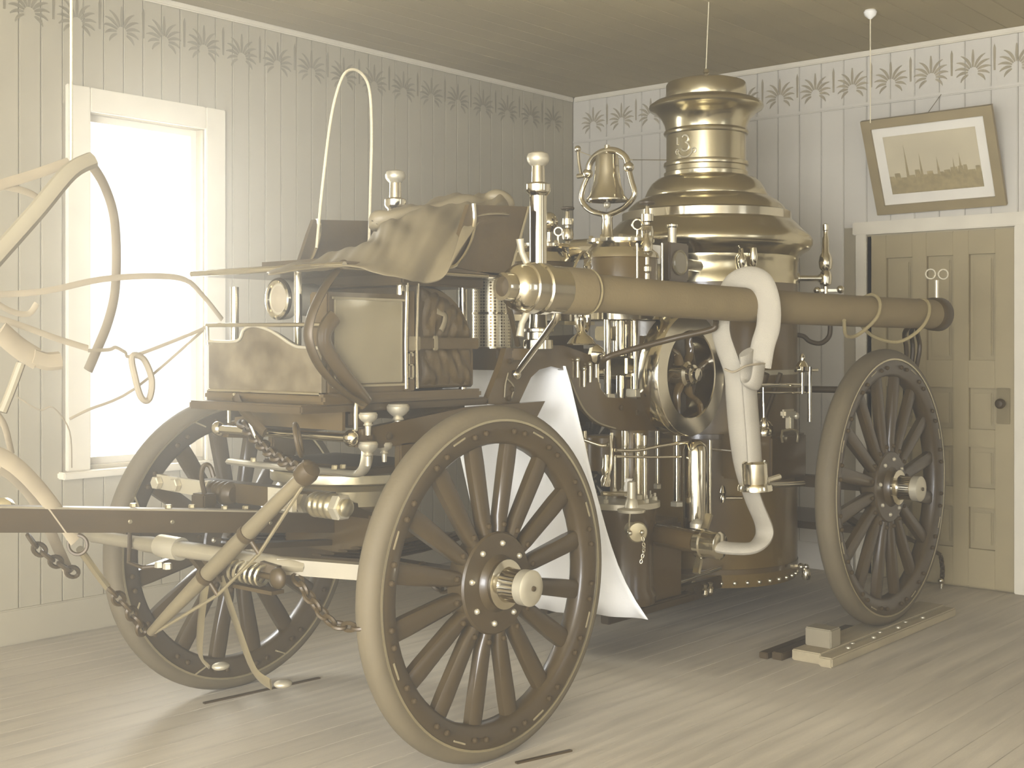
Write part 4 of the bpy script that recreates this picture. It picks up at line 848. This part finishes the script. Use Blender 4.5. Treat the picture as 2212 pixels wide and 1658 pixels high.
# ---- seat
MB().box((2.89, 3.20, 1.70), (3.78, 4.06, 1.724), 0.008).build('seat_board', 'paint', ENG)
MB().cyl((2.88, 3.20, 1.71), (2.88, 4.06, 1.71), 0.011).cyl((2.86, 3.195, 1.70), (3.6, 3.195, 1.70), 0.006).build('seat_rail', 'nickel', ENG)
MB().box((3.18, 3.24, 1.728), (3.74, 4.06, 1.77), 0.018).build('seat_cushion', 'leather', ENG)
MB().box((3.25, 3.30, 1.66), (3.7, 4.0, 1.70), 0.008).build('seat_box', 'wood', ENG)
for x, yy in ((3.3, 3.36), (3.36, 3.94), (3.66, 3.38), (3.66, 3.92), (2.98, 3.93)): MB().cyl((x, yy, 1.27), (x, yy, 1.66), 0.016).build('seat_pillar', 'nickel', ENG)
for yy, n in ((3.20, -1), (4.08, 1)):
    pl = [Vector((x, yy, z)) for x, z in ((3.40, 1.73), (3.72, 1.70), (3.84, 1.985), (3.50, 1.965), (3.47, 1.90))]
    sp_ = MB().prism(pl, (0, 0.02, 0)).build('seat_side', 'leather', ENG, smooth=False)
    MB().tube(cat([(3.52, yy - 0.004, 1.97), (3.525, yy - 0.004, 1.90), (3.49, yy - 0.004, 1.81), (3.42, yy - 0.004, 1.735), (3.36, yy - 0.004, 1.725)], 5), 0.009, 8).build('seat_iron', 'nickel', sp_)
    MB().tube([(3.845, yy - 0.003, 1.985), (3.78, yy - 0.003, 1.83), (3.725, yy - 0.003, 1.70)], 0.005, 8).build('side_bead', 'steel', sp_)
MB().prism([Vector((3.72, 3.22, 1.70)), Vector((3.745, 3.22, 1.70)), Vector((3.865, 3.22, 1.985)), Vector((3.84, 3.22, 1.985))], (0, 0.86, 0)).build('seat_back', 'leather', ENG, smooth=False)
for a_, b_, c_ in ((3.21, 3.23, 3.30), (4.09, 4.07, 4.0)): MB().tube([(3.72, a_, 1.69), (3.76, b_, 1.60), (3.90, c_, 1.44)], 0.012, 8).build('seat_stay', 'iron', ENG)
# ------------------------------------------------------------------ loose things on and round the engine
# hard suction hose on its brackets
HA, HB = Vector((3.40, 2.95, 1.648)), Vector((6.20, 2.495, 1.593))
hd = (HB - HA).normalized(); HR = 0.0725
SH = tag(empty('suction_hose', (4.8, 2.72, 1.55)), 'thick brown hard suction hose with nickel coupling carried along the near side of the engine', 'hose')
hp = [HA + hd*(0.28 + (2.836-0.28)*t/20) + Vector((0, 0, -0.012*math.sin(PI*t/20) )) for t in range(21)]
MB().tube(hp, HR, 28).build('hose_body', 'hose', SH)
MB().lathe(HA, hd, [(0.055, 0.27), (0.085, 0.275), (0.088, 0.30), (0.088, 0.40), (0.08, 0.405)], 32).build('hose_sleeve', 'hose', SH)
cpl = MB().lathe(HA, hd, [(0.078, 0.10), (0.092, 0.105), (0.094, 0.14), (0.086, 0.145), (0.086, 0.165), (0.094, 0.17), (0.094, 0.20), (0.087, 0.205), (0.087, 0.275), (0.07, 0.28)], 36).build('coupling', 'nickel', SH)
MB().ringl(HA, hd, [(0.036, 0.0), (0.05, 0.0), (0.052, 0.012), (0.052, 0.04), (0.072, 0.05), (0.084, 0.07), (0.084, 0.11), (0.036, 0.11)], 36).build('swivel_nose', 'nickel', cpl)
MB().lathe(HA, hd, [(0.037, 0.03), (0.001, 0.032)], 24).build('bore', 'black', cpl)
for s in (1, -1):
    MB().tube([HA + hd*0.12 + Vector((0, 0, 0.085*s)), HA + hd*0.10 + Vector((-0.01, 0, 0.13*s)), HA + hd*0.095 + Vector((-0.014, 0, 0.175*s))], [0.014, 0.012, 0.015], 10).build('coupling_handle', 'dull', cpl)
MB().torus(HA + hd*0.415, hd, 0.083, 0.005, 32, 6).build('sleeve_binding', 'darkrope', SH)
end = HA + hd*2.82
MB().lathe(end, hd, [(0.074, -0.05), (0.082, -0.04), (0.084, 0.02), (0.07, 0.04), (0.04, 0.045), (0.001, 0.046)], 28).build('end_cap', 'iron', SH)
MB().cyl(end + Vector((0.0, 0, 0.07)), end + Vector((0.0, 0, 0.17)), 0.011).torus(end + Vector((0.03, -0.02, 0.20)), FW, 0.024, 0.005, 18, 6).torus(end + Vector((-0.03, 0.02, 0.20)), FW, 0.024, 0.005, 18, 6).build('end_spindle', 'dull', SH)
# rope lashed round the tail of the suction hose
def onhose(s, a, r=HR + 0.009): # s metres along, a angle from the top towards the camera
    side_ = Vector((hd.y, -hd.x, 0)).normalized(); return HA + hd*s + Vector((0,0,1))*(math.cos(a)*r) + side_*(math.sin(a)*r) + Vector((0, 0, -0.01))
rp = [onhose(1.95, 2.2), onhose(2.02, 2.9, 0.12), onhose(2.12, 2.9, 0.11), onhose(2.19, 1.9), onhose(2.23, 0.9), onhose(2.25, 0.0), onhose(2.24, -1.2), onhose(2.26, -2.4), onhose(2.34, -2.9, 0.12), onhose(2.46, 3.0, 0.135), onhose(2.56, 2.4, 0.10), onhose(2.62, 1.5), onhose(2.66, 0.5), onhose(2.66, -0.8), onhose(2.62, -2.0)]
tag(MB().tube(cat(rp, 6), 0.0085, 8).build('lashing_rope', 'darkrope'), 'dark rope lashed round the tail end of the suction hose above the rear wheel', 'rope')

# canvas delivery hose: from the pump outlet up, over the suction hose and down again
FH = tag(empty('canvas_hose', (4.86, 2.9, 0.5)), 'pale folded canvas fire hose draped over the brown suction hose', 'hose')
S = HA + hd*1.345
up_path = [Vector((4.853, 2.945, 0.553)), Vector((4.86, 2.89, 0.548)), PY(1625, 1183, 2.80), PY(1648, 1163, 2.78), PY(1650, 1135, 2.78), PY(1628, 1080, 2.78), PY(1606, 1010, 2.78), PY(1594, 930, 2.78), PY(1588, 860, 2.78), PY(1583, 800, 2.79),
           S + Vector((-0.02, 0.11, -0.13)), S + Vector((0, 0.102, 0.0)), S + Vector((0.0, 0.07, 0.075)), S + Vector((0, 0, 0.104)), S + Vector((0, -0.07, 0.08)), S + Vector((0, -0.104, 0.0)), S + Vector((0.01, -0.10, -0.1)), PY(1648, 745, 2.655), PY(1640, 792, 2.67)]
MB().tube(cat(up_path, 6), 0.045, 14, flat=(1.12, 0.5), up=(1, 0, 0.2)).build('hose_length', 'canvas', FH)
dn = [PY(1612, 760, 2.70), PY(1616, 800, 2.71), PY(1622, 880, 2.72), PY(1628, 960, 2.72), PY(1631, 1015, 2.72)]
MB().tube(cat(dn, 6), 0.044, 14, flat=(1.12, 0.45), up=(1, 0, 0)).build('hose_end_length', 'canvas', FH)
MB().tube(cat([PY(1640, 785, 2.645), PY(1634, 822, 2.648), PY(1624, 834, 2.665), PY(1617, 822, 2.69), PY(1616, 790, 2.70)], 5), 0.044, 14, flat=(1.05, 0.32), up=(1, 0, 0)).build('hose_fold', 'canvas', FH)
tie = [PY(1566, 797, 2.74), PY(1585, 803, 2.70), PY(1612, 790, 2.655), PY(1640, 786, 2.635), PY(1658, 787, 2.66)]
MB().tube(cat(tie, 4), 0.010, 8, flat=(1, 0.5)).build('hose_tie', 'strap', FH)
hc = PY(1630, 1000, 2.72)
hcp = MB().lathe(hc, (0.05, 0, -1), [(0.045, -0.01), (0.054, 0), (0.055, 0.05), (0.052, 0.085), (0.07, 0.09), (0.074, 0.10), (0.074, 0.115), (0.05, 0.12), (0.001, 0.115)], 28).build('hose_coupling', 'nickel', FH)
MB().cyl(hc + Vector((0.06, 0, -0.085)), hc + Vector((0.21, 0.0, -0.075)), 0.014).sphere(hc + Vector((0.09, 0, -0.083)), 0.022).build('coupling_spindle', 'nickel', hcp)

# oil can with a long spout
oc = PY(1650, 944, 3.10)
OC = tag(empty('oil_can', oc), 'small nickel oil can with a thin upright spout standing on the box beside the boiler', 'oil can')
MB().lathe(oc, (0,0,1), [(0.034, 0.0), (0.037, 0.004), (0.037, 0.035), (0.03, 0.045), (0.024, 0.05), (0.026, 0.06), (0.014, 0.09), (0.01, 0.098)], 24).build('can_body', 'nickel', OC)
MB().tube([oc + Vector((0, 0, 0.095)), oc + Vector((-0.004, 0, 0.17)), oc + Vector((-0.008, 0, 0.26))], 0.006, 8, r2=0.003).build('spout', 'nickel', OC)
MB().tube(cat([oc + Vector((0.015, -0.015, 0.08)), oc + Vector((0.045, -0.02, 0.055)), oc + Vector((0.05, -0.02, 0.03)), oc + Vector((0.036, -0.01, 0.012))], 4), 0.004, 6).build('can_handle', 'nickel', OC)

# oilskin thrown over the seat
topE = [(575, 591, 3.55), (650, 568, 3.6), (735, 540, 3.62), (800, 512, 3.62), (822, 470, 3.62), (862, 455, 3.6), (930, 440, 3.58), (1000, 428, 3.55), (1050, 420, 3.5), (1078, 417, 3.45), (1102, 450, 3.35)]
midE = [(580, 592, 3.35), (660, 578, 3.32), (740, 566, 3.3), (800, 540, 3.28), (835, 520, 3.3), (880, 505, 3.3), (940, 482, 3.28), (1000, 462, 3.28), (1045, 452, 3.28), (1080, 446, 3.28), (1104, 458, 3.26)]
lowE = [(578, 596, 3.18), (650, 590, 3.17), (730, 584, 3.17), (778, 586, 3.16), (815, 598, 3.14), (862, 598, 3.13), (905, 606, 3.12), (944, 618, 3.13), (975, 545, 3.15), (1020, 476, 3.18), (1098, 468, 3.18)]
def rowpts(r): return cat([PY(u, v, y) for u, v, y in r], 5)
R0, R1, R2 = rowpts(topE), rowpts(midE), rowpts(lowE)
rows_ = []
for j in range(13):
    t = j/12.0
    row = []
    for i, (a, b, c) in enumerate(zip(R0, R1, R2)):
        p_ = a*((1-t)*(1-2*t)) + b*(4*t*(1-t)) + c*(t*(2*t-1))
        e = min(1, i/8.0)*min(1, (len(R0)-i)/4.0)
        g = i*0.31 + 1.7*math.sin(i*0.13 + t*1.5)
        p_ += Vector((0.006*math.sin(g*2.1 + 3*t), -0.022*math.sin(g + 2.2*t)*(0.4+0.6*t), 0.012*math.sin(g*0.9 + 1.9*math.sin(t*4)) + 0.011*math.sin(i*0.83 - t*9)*(1.1-t) + 0.009*math.sin(i*1.7 + t*13)*(1.1-t)))*e
        row.append(p_)
    rows_.append(row)
mb = MB(); n_ = len(R0)
for row in rows_: mb.v += row
for j in range(12):
    for i in range(n_-1): mb.f.append((j*n_+i, j*n_+i+1, (j+1)*n_+i+1, (j+1)*n_+i))
OS = mb.build('oilskin_cover', 'tan', ang=80)
sm = OS.modifiers.new('thick', 'SOLIDIFY'); sm.thickness = 0.006
sb_ = OS.modifiers.new('smooth', 'SUBSURF'); sb_.levels = 1; sb_.render_levels = 1
rl_ = cat([PY(812, 492, 3.52), PY(826, 470, 3.5), PY(870, 462, 3.46), PY(940, 452, 3.42), PY(1005, 440, 3.4), PY(1050, 430, 3.38), PY(1078, 428, 3.36), PY(1096, 446, 3.34)], 6)
MB().tube([q_ + Vector((0.004*math.sin(i_*0.7), 0.01*math.sin(i_*0.45), 0.007*math.sin(i_*0.6))) for i_, q_ in enumerate(rl_)], [0.027 + 0.008*math.sin(i_*0.37) for i_ in range(len(rl_))], 10).build('rolled_edge', 'tan', OS, ang=80)
tag(OS, 'crumpled tan oilskin cover thrown over the driver\'s seat', 'cover')

# white sheet hung in the cut-under
cols_ = []
for k in range(15):
    t = k/14.0                                 # down the cloth
    xx = 4.235 + 0.215*t
    vt = 790 + (1338-790)*t
    ks = ((790, 1222), (840, 1236), (883, 1245), (943, 1259), (1050, 1283), (1130, 1304), (1200, 1325), (1250, 1345), (1300, 1372), (1339, 1398))
    for (v0, u0), (v1, u1) in zip(ks, ks[1:]):
        if v0 <= vt <= v1: ur = u0 + (u1-u0)*(vt-v0)/(v1-v0)
    ul = 950 + 110*t
    a = PX(ur, vt, xx); b = PX(ul, vt - (ur-ul)*0.17*(0.3+0.7*t) * 0.6, xx)
    cols_.append([a.lerp(b, s/23.0) + Vector((0.018*t*math.sin(s*0.9 + 0.6) + 0.012*t*math.sin(s*0.37), 0, 0)) for s in range(24)])
mb = MB()
for r_ in cols_: mb.v += r_
for j in range(14):
    for i in range(23): mb.f.append((j*24+i, j*24+i+1, (j+1)*24+i+1, (j+1)*24+i))
WS = mb.build('white_sheet', 'cloth', ang=80)
s_ = WS.modifiers.new('thick', 'SOLIDIFY'); s_.thickness = 0.003
tag(WS, 'plain white sheet hung from the frame behind the front wheel', 'sheet')

# thin cane hoop rising from behind the seat
lp = [PY(684, 535, 4.06), PY(688, 490, 4.06), PY(698, 390, 4.06), PY(716, 250, 4.06), (PY(738, 170, 4.06)), PY(760, 150, 4.06), PY(785, 163, 4.06), PY(799, 200, 4.06), PY(803, 290, 4.06), PY(800, 420, 4.06), PY(797, 530, 4.06)]
tag(MB().tube(cat(lp, 6), 0.0062, 8).build('cane_hoop', 'rope'), 'slender pale hoop standing up behind the driver\'s seat', 'hoop')

# harness hung over the pole in front of the engine
HN = tag(empty('hanging_harness', (2.2, 3.8, 0.9)), 'leather horse harness with straps and rods hung over the pole by the window', 'harness')
def hstrap(pts, wd, x, m='strap', nm='strap', th=0.22, n=5): return MB().tube(cat([PY(u, v, x) for u, v in pts], n), wd/2, 8, flat=(1, th), up=(0.3, 0.2, 1)).build(nm, m, HN)
hstrap([(-60, 965), (0, 985), (45, 1015), (100, 1075), (165, 1165)], 0.055, 3.62, nm='trace')
hstrap([(0, 1010), (30, 1030), (80, 1090), (150, 1238)], 0.045, 4.15, nm='trace')
MB().torus(PY(168, 1176, 3.62), FW, 0.03, 0.006, 22, 6).build('trace_ring', 'iron', HN)
MB().tube(cat([PY(172, 1185, 3.63), PY(205, 1232, 3.68), PY(232, 1268, 3.70)], 4), 0.012, 8).build('trace_rod', 'steel', HN)
chain('trace_chain', [PY(232, 1268, 3.70), PY(280, 1318, 3.73), B + Vector((-0.02, 0.01, 0.0))], 0.055, 0.008, 'iron', HN)
chain('trace_chain', [PY(62, 1158, 4.1), PY(95, 1195, 4.1), PY(165, 1240, 4.12)], 0.055, 0.008, 'iron', HN)
hstrap([(-40, 590), (0, 545), (80, 455), (150, 372), (200, 345)], 0.06, 3.9, 'palewood', 'hame', th=0.8)
hstrap([(-40, 420), (0, 400), (70, 378), (150, 350)], 0.035, 4.0)
hstrap([(0, 400), (60, 415), (100, 440)], 0.025, 4.0)
hstrap([(-30, 637), (0, 636), (100, 628), (220, 603), (330, 596), (400, 604), (440, 640), (480, 690)], 0.022, 4.0)
hstrap([(-20, 645), (20, 670), (60, 678), (80, 655)], 0.02, 3.9)
hstrap([(-30, 680), (0, 688), (60, 708), (120, 730), (190, 752)], 0.022, 3.85)
hstrap([(190, 345), (225, 400), (248, 480), (250, 610), (235, 690), (205, 765), (190, 800)], 0.045, 4.1)
hstrap([(0, 715), (40, 750), (80, 775)], 0.075, 3.8, nm='pad')
hstrap([(70, 770), (100, 780), (130, 778)], 0.06, 3.8, nm='pad', th=0.5)
hstrap([(45, 785), (25, 840), (5, 890)], 0.03, 3.8, 'palewood', 'rod', th=0.9)
hstrap([(-10, 890), (10, 920), (25, 980)], 0.025, 3.8)
hstrap([(190, 757), (235, 755), (250, 750), (270, 760), (290, 768), (420, 718), (445, 705)], 0.013, 4.05)
hstrap([(150, 905), (190, 885), (290, 840), (440, 712)], 0.010, 4.08)
hp_ = [PY(u, v, 4.05) for u, v in ((285, 770), (292, 815), (305, 858), (322, 862), (328, 820), (310, 775))]
MB().tube(cat(hp_, 5, closed=True), 0.012, 8, closed=True).build('loop', 'strap', HN)
hstrap([(35, 855), (85, 885), (115, 880), (150, 930), (155, 1010)], 0.006, 4.1)
MB().cyl(PY(154, 360, 3.95), Vector((PY(154, 360, 3.95).x, PY(154, 360, 3.95).y, ZC)), 0.005).build('hanging_line', 'rope', HN)
MB().lathe(PY(8, 1100, 3.9), (-0.6, -0.6, 0.2), [(0.03, -0.03), (0.04, 0), (0.035, 0.03), (0.015, 0.04)], 14).build('snap', 'steel', HN)

# framed print leaning out from the wall over the door
pb0 = Vector((EW-0.02, 3.387, 2.256)); pb1 = Vector((EW-0.02, 2.598, 2.262)); upv = Vector((-0.245, 0.0, 0.545))
PIC = tag(empty('framed_picture', pb0.lerp(pb1, 0.5)), 'wooden framed print of a town skyline leaning out above the door', 'picture')
ax = (pb1 - pb0).normalized(); W_, H_ = (pb1 - pb0).length, upv.length; az = upv.normalized(); an = ax.cross(az); an = an if an.x < 0 else -an
def fr(x, z, n=0.0): return pb0 + ax*x + az*z + an*n
def slab(name, x0, z0, x1, z1, n0, n1, m, par): return MB().prism([fr(x0, z0, n0), fr(x1, z0, n0), fr(x1, z1, n0), fr(x0, z1, n0)], an*(n1-n0)).build(name, m, par, smooth=False)
slab('backboard', 0.02, 0.02, W_-0.02, H_-0.02, -0.005, 0.008, 'wood', PIC)
fwid = 0.055
for nm, q in (('frame_side', (0, 0, fwid, H_)), ('frame_side', (W_-fwid, 0, W_, H_)), ('frame_side', (fwid, 0, W_-fwid, fwid)), ('frame_side', (fwid, H_-fwid, W_-fwid, H_))): slab(nm, *q, 0.0, 0.03, 'frame', PIC)
slab('mount', fwid, fwid, W_-fwid, H_-fwid, 0.008, 0.011, 'paper', PIC)
x0, x1, z0, z1 = 0.115, W_-0.115, 0.12, H_-0.115
pr_ = slab('print', x0, z0, x1, z1, 0.011, 0.0125, 'print', PIC)
sky = [(x0, z0)]
random.seed(3)
k = x0
sky.append((x0, z0 + 0.10))
while k < x1 - 0.03:
    h = 0.10 + random.random()*0.05; wd_ = 0.018 + random.random()*0.025
    sky += [(k, z0+h), (min(x1, k+wd_), z0+h)]; k += wd_ + 0.004; sky.append((min(x1, k), z0 + 0.085 + random.random()*0.02))
sky += [(x1, z0+0.09), (x1, z0)]
MB().prism([fr(a, b, 0.0125) for a, b in sky], an*0.0006).build('printed_town', 'printdark', pr_, smooth=False)
for fx_, hh in ((0.19, 0.30), (0.30, 0.24), (0.43, 0.21), (0.55, 0.19), (0.60, 0.22)):
    MB().prism([fr(x0+fx_*W_-0.012 - 0.03, z0+0.08, 0.0125), fr(x0+fx_*W_+0.008 - 0.03, z0+0.08, 0.0125), fr(x0+fx_*W_-0.002 - 0.03, z0+hh, 0.0125)], an*0.0008).build('printed_spire', 'printdark', pr_, smooth=False)
MB().cyl(fr(W_*0.5, H_-0.02, -0.005), Vector((EW-0.03, 2.99, 2.945)), 0.002, n=6).build('picture_wire', 'darkrope', PIC)

# ceiling rosette with a cord, and a cord hung over the stack
lq = PZ(1880, 22, ZC)
CR = tag(empty('ceiling_rosette', lq), 'white porcelain ceiling rosette with a thin cord hanging near the far wall', 'light fitting')
MB().lathe(lq + Vector((0, 0, 0)), (0,0,-1), [(0.03, 0), (0.036, 0.01), (0.03, 0.03), (0.012, 0.045), (0.006, 0.05)], 20).build('rosette', 'porcelain', CR)
MB().cyl(lq + Vector((0, 0, -0.045)), lq + Vector((0.0, 0.0, -0.62)), 0.0035, n=6).build('cord', 'rope', CR)
tag(MB().cyl(BX + Vector((0.0, 0.0, 2.93)), BX + Vector((-0.02, -0.03, ZC)), 0.0032, n=6).build('stack_cord', 'rope'), 'thin cord hanging from the ceiling to the top of the smokestack', 'cord')

# wheel track planks, chock block, scrap of wood on the floor
random.seed(11)
TR = tag(empty('wheel_track', (5.95, 2.70, 0)), 'long plank track with raised edge under the near rear wheel', 'wheel track')
MB().box((5.25, 2.655, 0.0), (6.68, 2.80, 0.05), 0.005).build('base_plank', 'rawwood', TR, smooth=False)
MB().box((5.22, 2.585, 0.0), (6.66, 2.652, 0.045), 0.006).build('edge_plank', 'rawwood', TR, smooth=False)
for x in (5.45, 5.72, 6.0, 6.3): MB().lathe((x, 2.618, 0.045), (0,0,1), [(0.012, 0), (0.012, 0.006), (0.005, 0.01)], 8).build('bolt', 'dull', TR)
for x in (5.55, 5.85, 6.15): MB().lathe((x, 2.645, 0.045), (0,0,1), [(0.012, 0), (0.012, 0.004), (0.005, 0.006)], 8).build('bolt', 'dull', TR)
LB = MB().box((5.20, 2.82, 0.0), (5.95, 2.875, 0.035), 0.004).box((5.18, 2.885, 0.0), (5.9, 2.93, 0.03), 0.004).build('loose_batten', 'wood', smooth=False)
tag(LB, 'dark narrow batten lying on the floor inside the rear wheel track', 'batten')
ck = PZ(1765, 1390, 0.05)
CB = MB().box((5.36, 2.66, 0.05), (5.46, 2.79, 0.135), 0.005).build('chock_block', 'palewood', smooth=False)
tag(CB, 'pale square wooden block set on the plank in front of the rear wheel', 'block')
q = PZ(1212, 1319, 0)
tag(MB().box((q.x-0.03, q.y-0.05, 0), (q.x+0.03, q.y+0.05, 0.04), 0.004).build('wood_scrap', 'wood', smooth=False), 'small dark scrap of wood on the floor behind the front wheel', 'block')

for nm_, (xa, ya), (xb, yb), lb in (('dark_strip', (3.07, 4.25), (3.63, 4.195), 'thin dark strip on the floor beside the far front wheel'), ('dark_strip', (3.33, 2.825), (3.56, 2.765), 'thin dark strip on the floor beside the near front wheel')):
    fs = MB().bar((xa, ya, 0.003), (xb, yb, 0.003), 0.016, 0.006).build(nm_, 'iron', smooth=False); tag(fs, lb, 'strip')  # dark strip laid flat on the floor beside each front wheel
# ------------------------------------------------------------------ haze added to imitate the glow round the window and lift the darks
hz = bpy.data.materials.new('glow_haze'); hz.use_nodes = True
for n in list(hz.node_tree.nodes): hz.node_tree.nodes.remove(n)
ho = hz.node_tree.nodes.new('ShaderNodeOutputMaterial'); hv = hz.node_tree.nodes.new('ShaderNodeVolumeScatter')
hv.inputs['Color'].default_value = (1.0, 0.955, 0.86, 1); hv.inputs['Density'].default_value = 0.06; hv.inputs['Anisotropy'].default_value = 0.7
hz.node_tree.links.new(hv.outputs[0], ho.inputs['Volume'])
M['haze'] = hz
HZ = MB().box((X0-0.14, Y0-0.14, -0.11), (EW+0.14, LW+0.14, ZC+0.08)).build('added_haze', 'haze', smooth=False)
HZ['kind'] = 'stuff'
tag(HZ, 'thin haze added to imitate the glow round the window', 'haze')
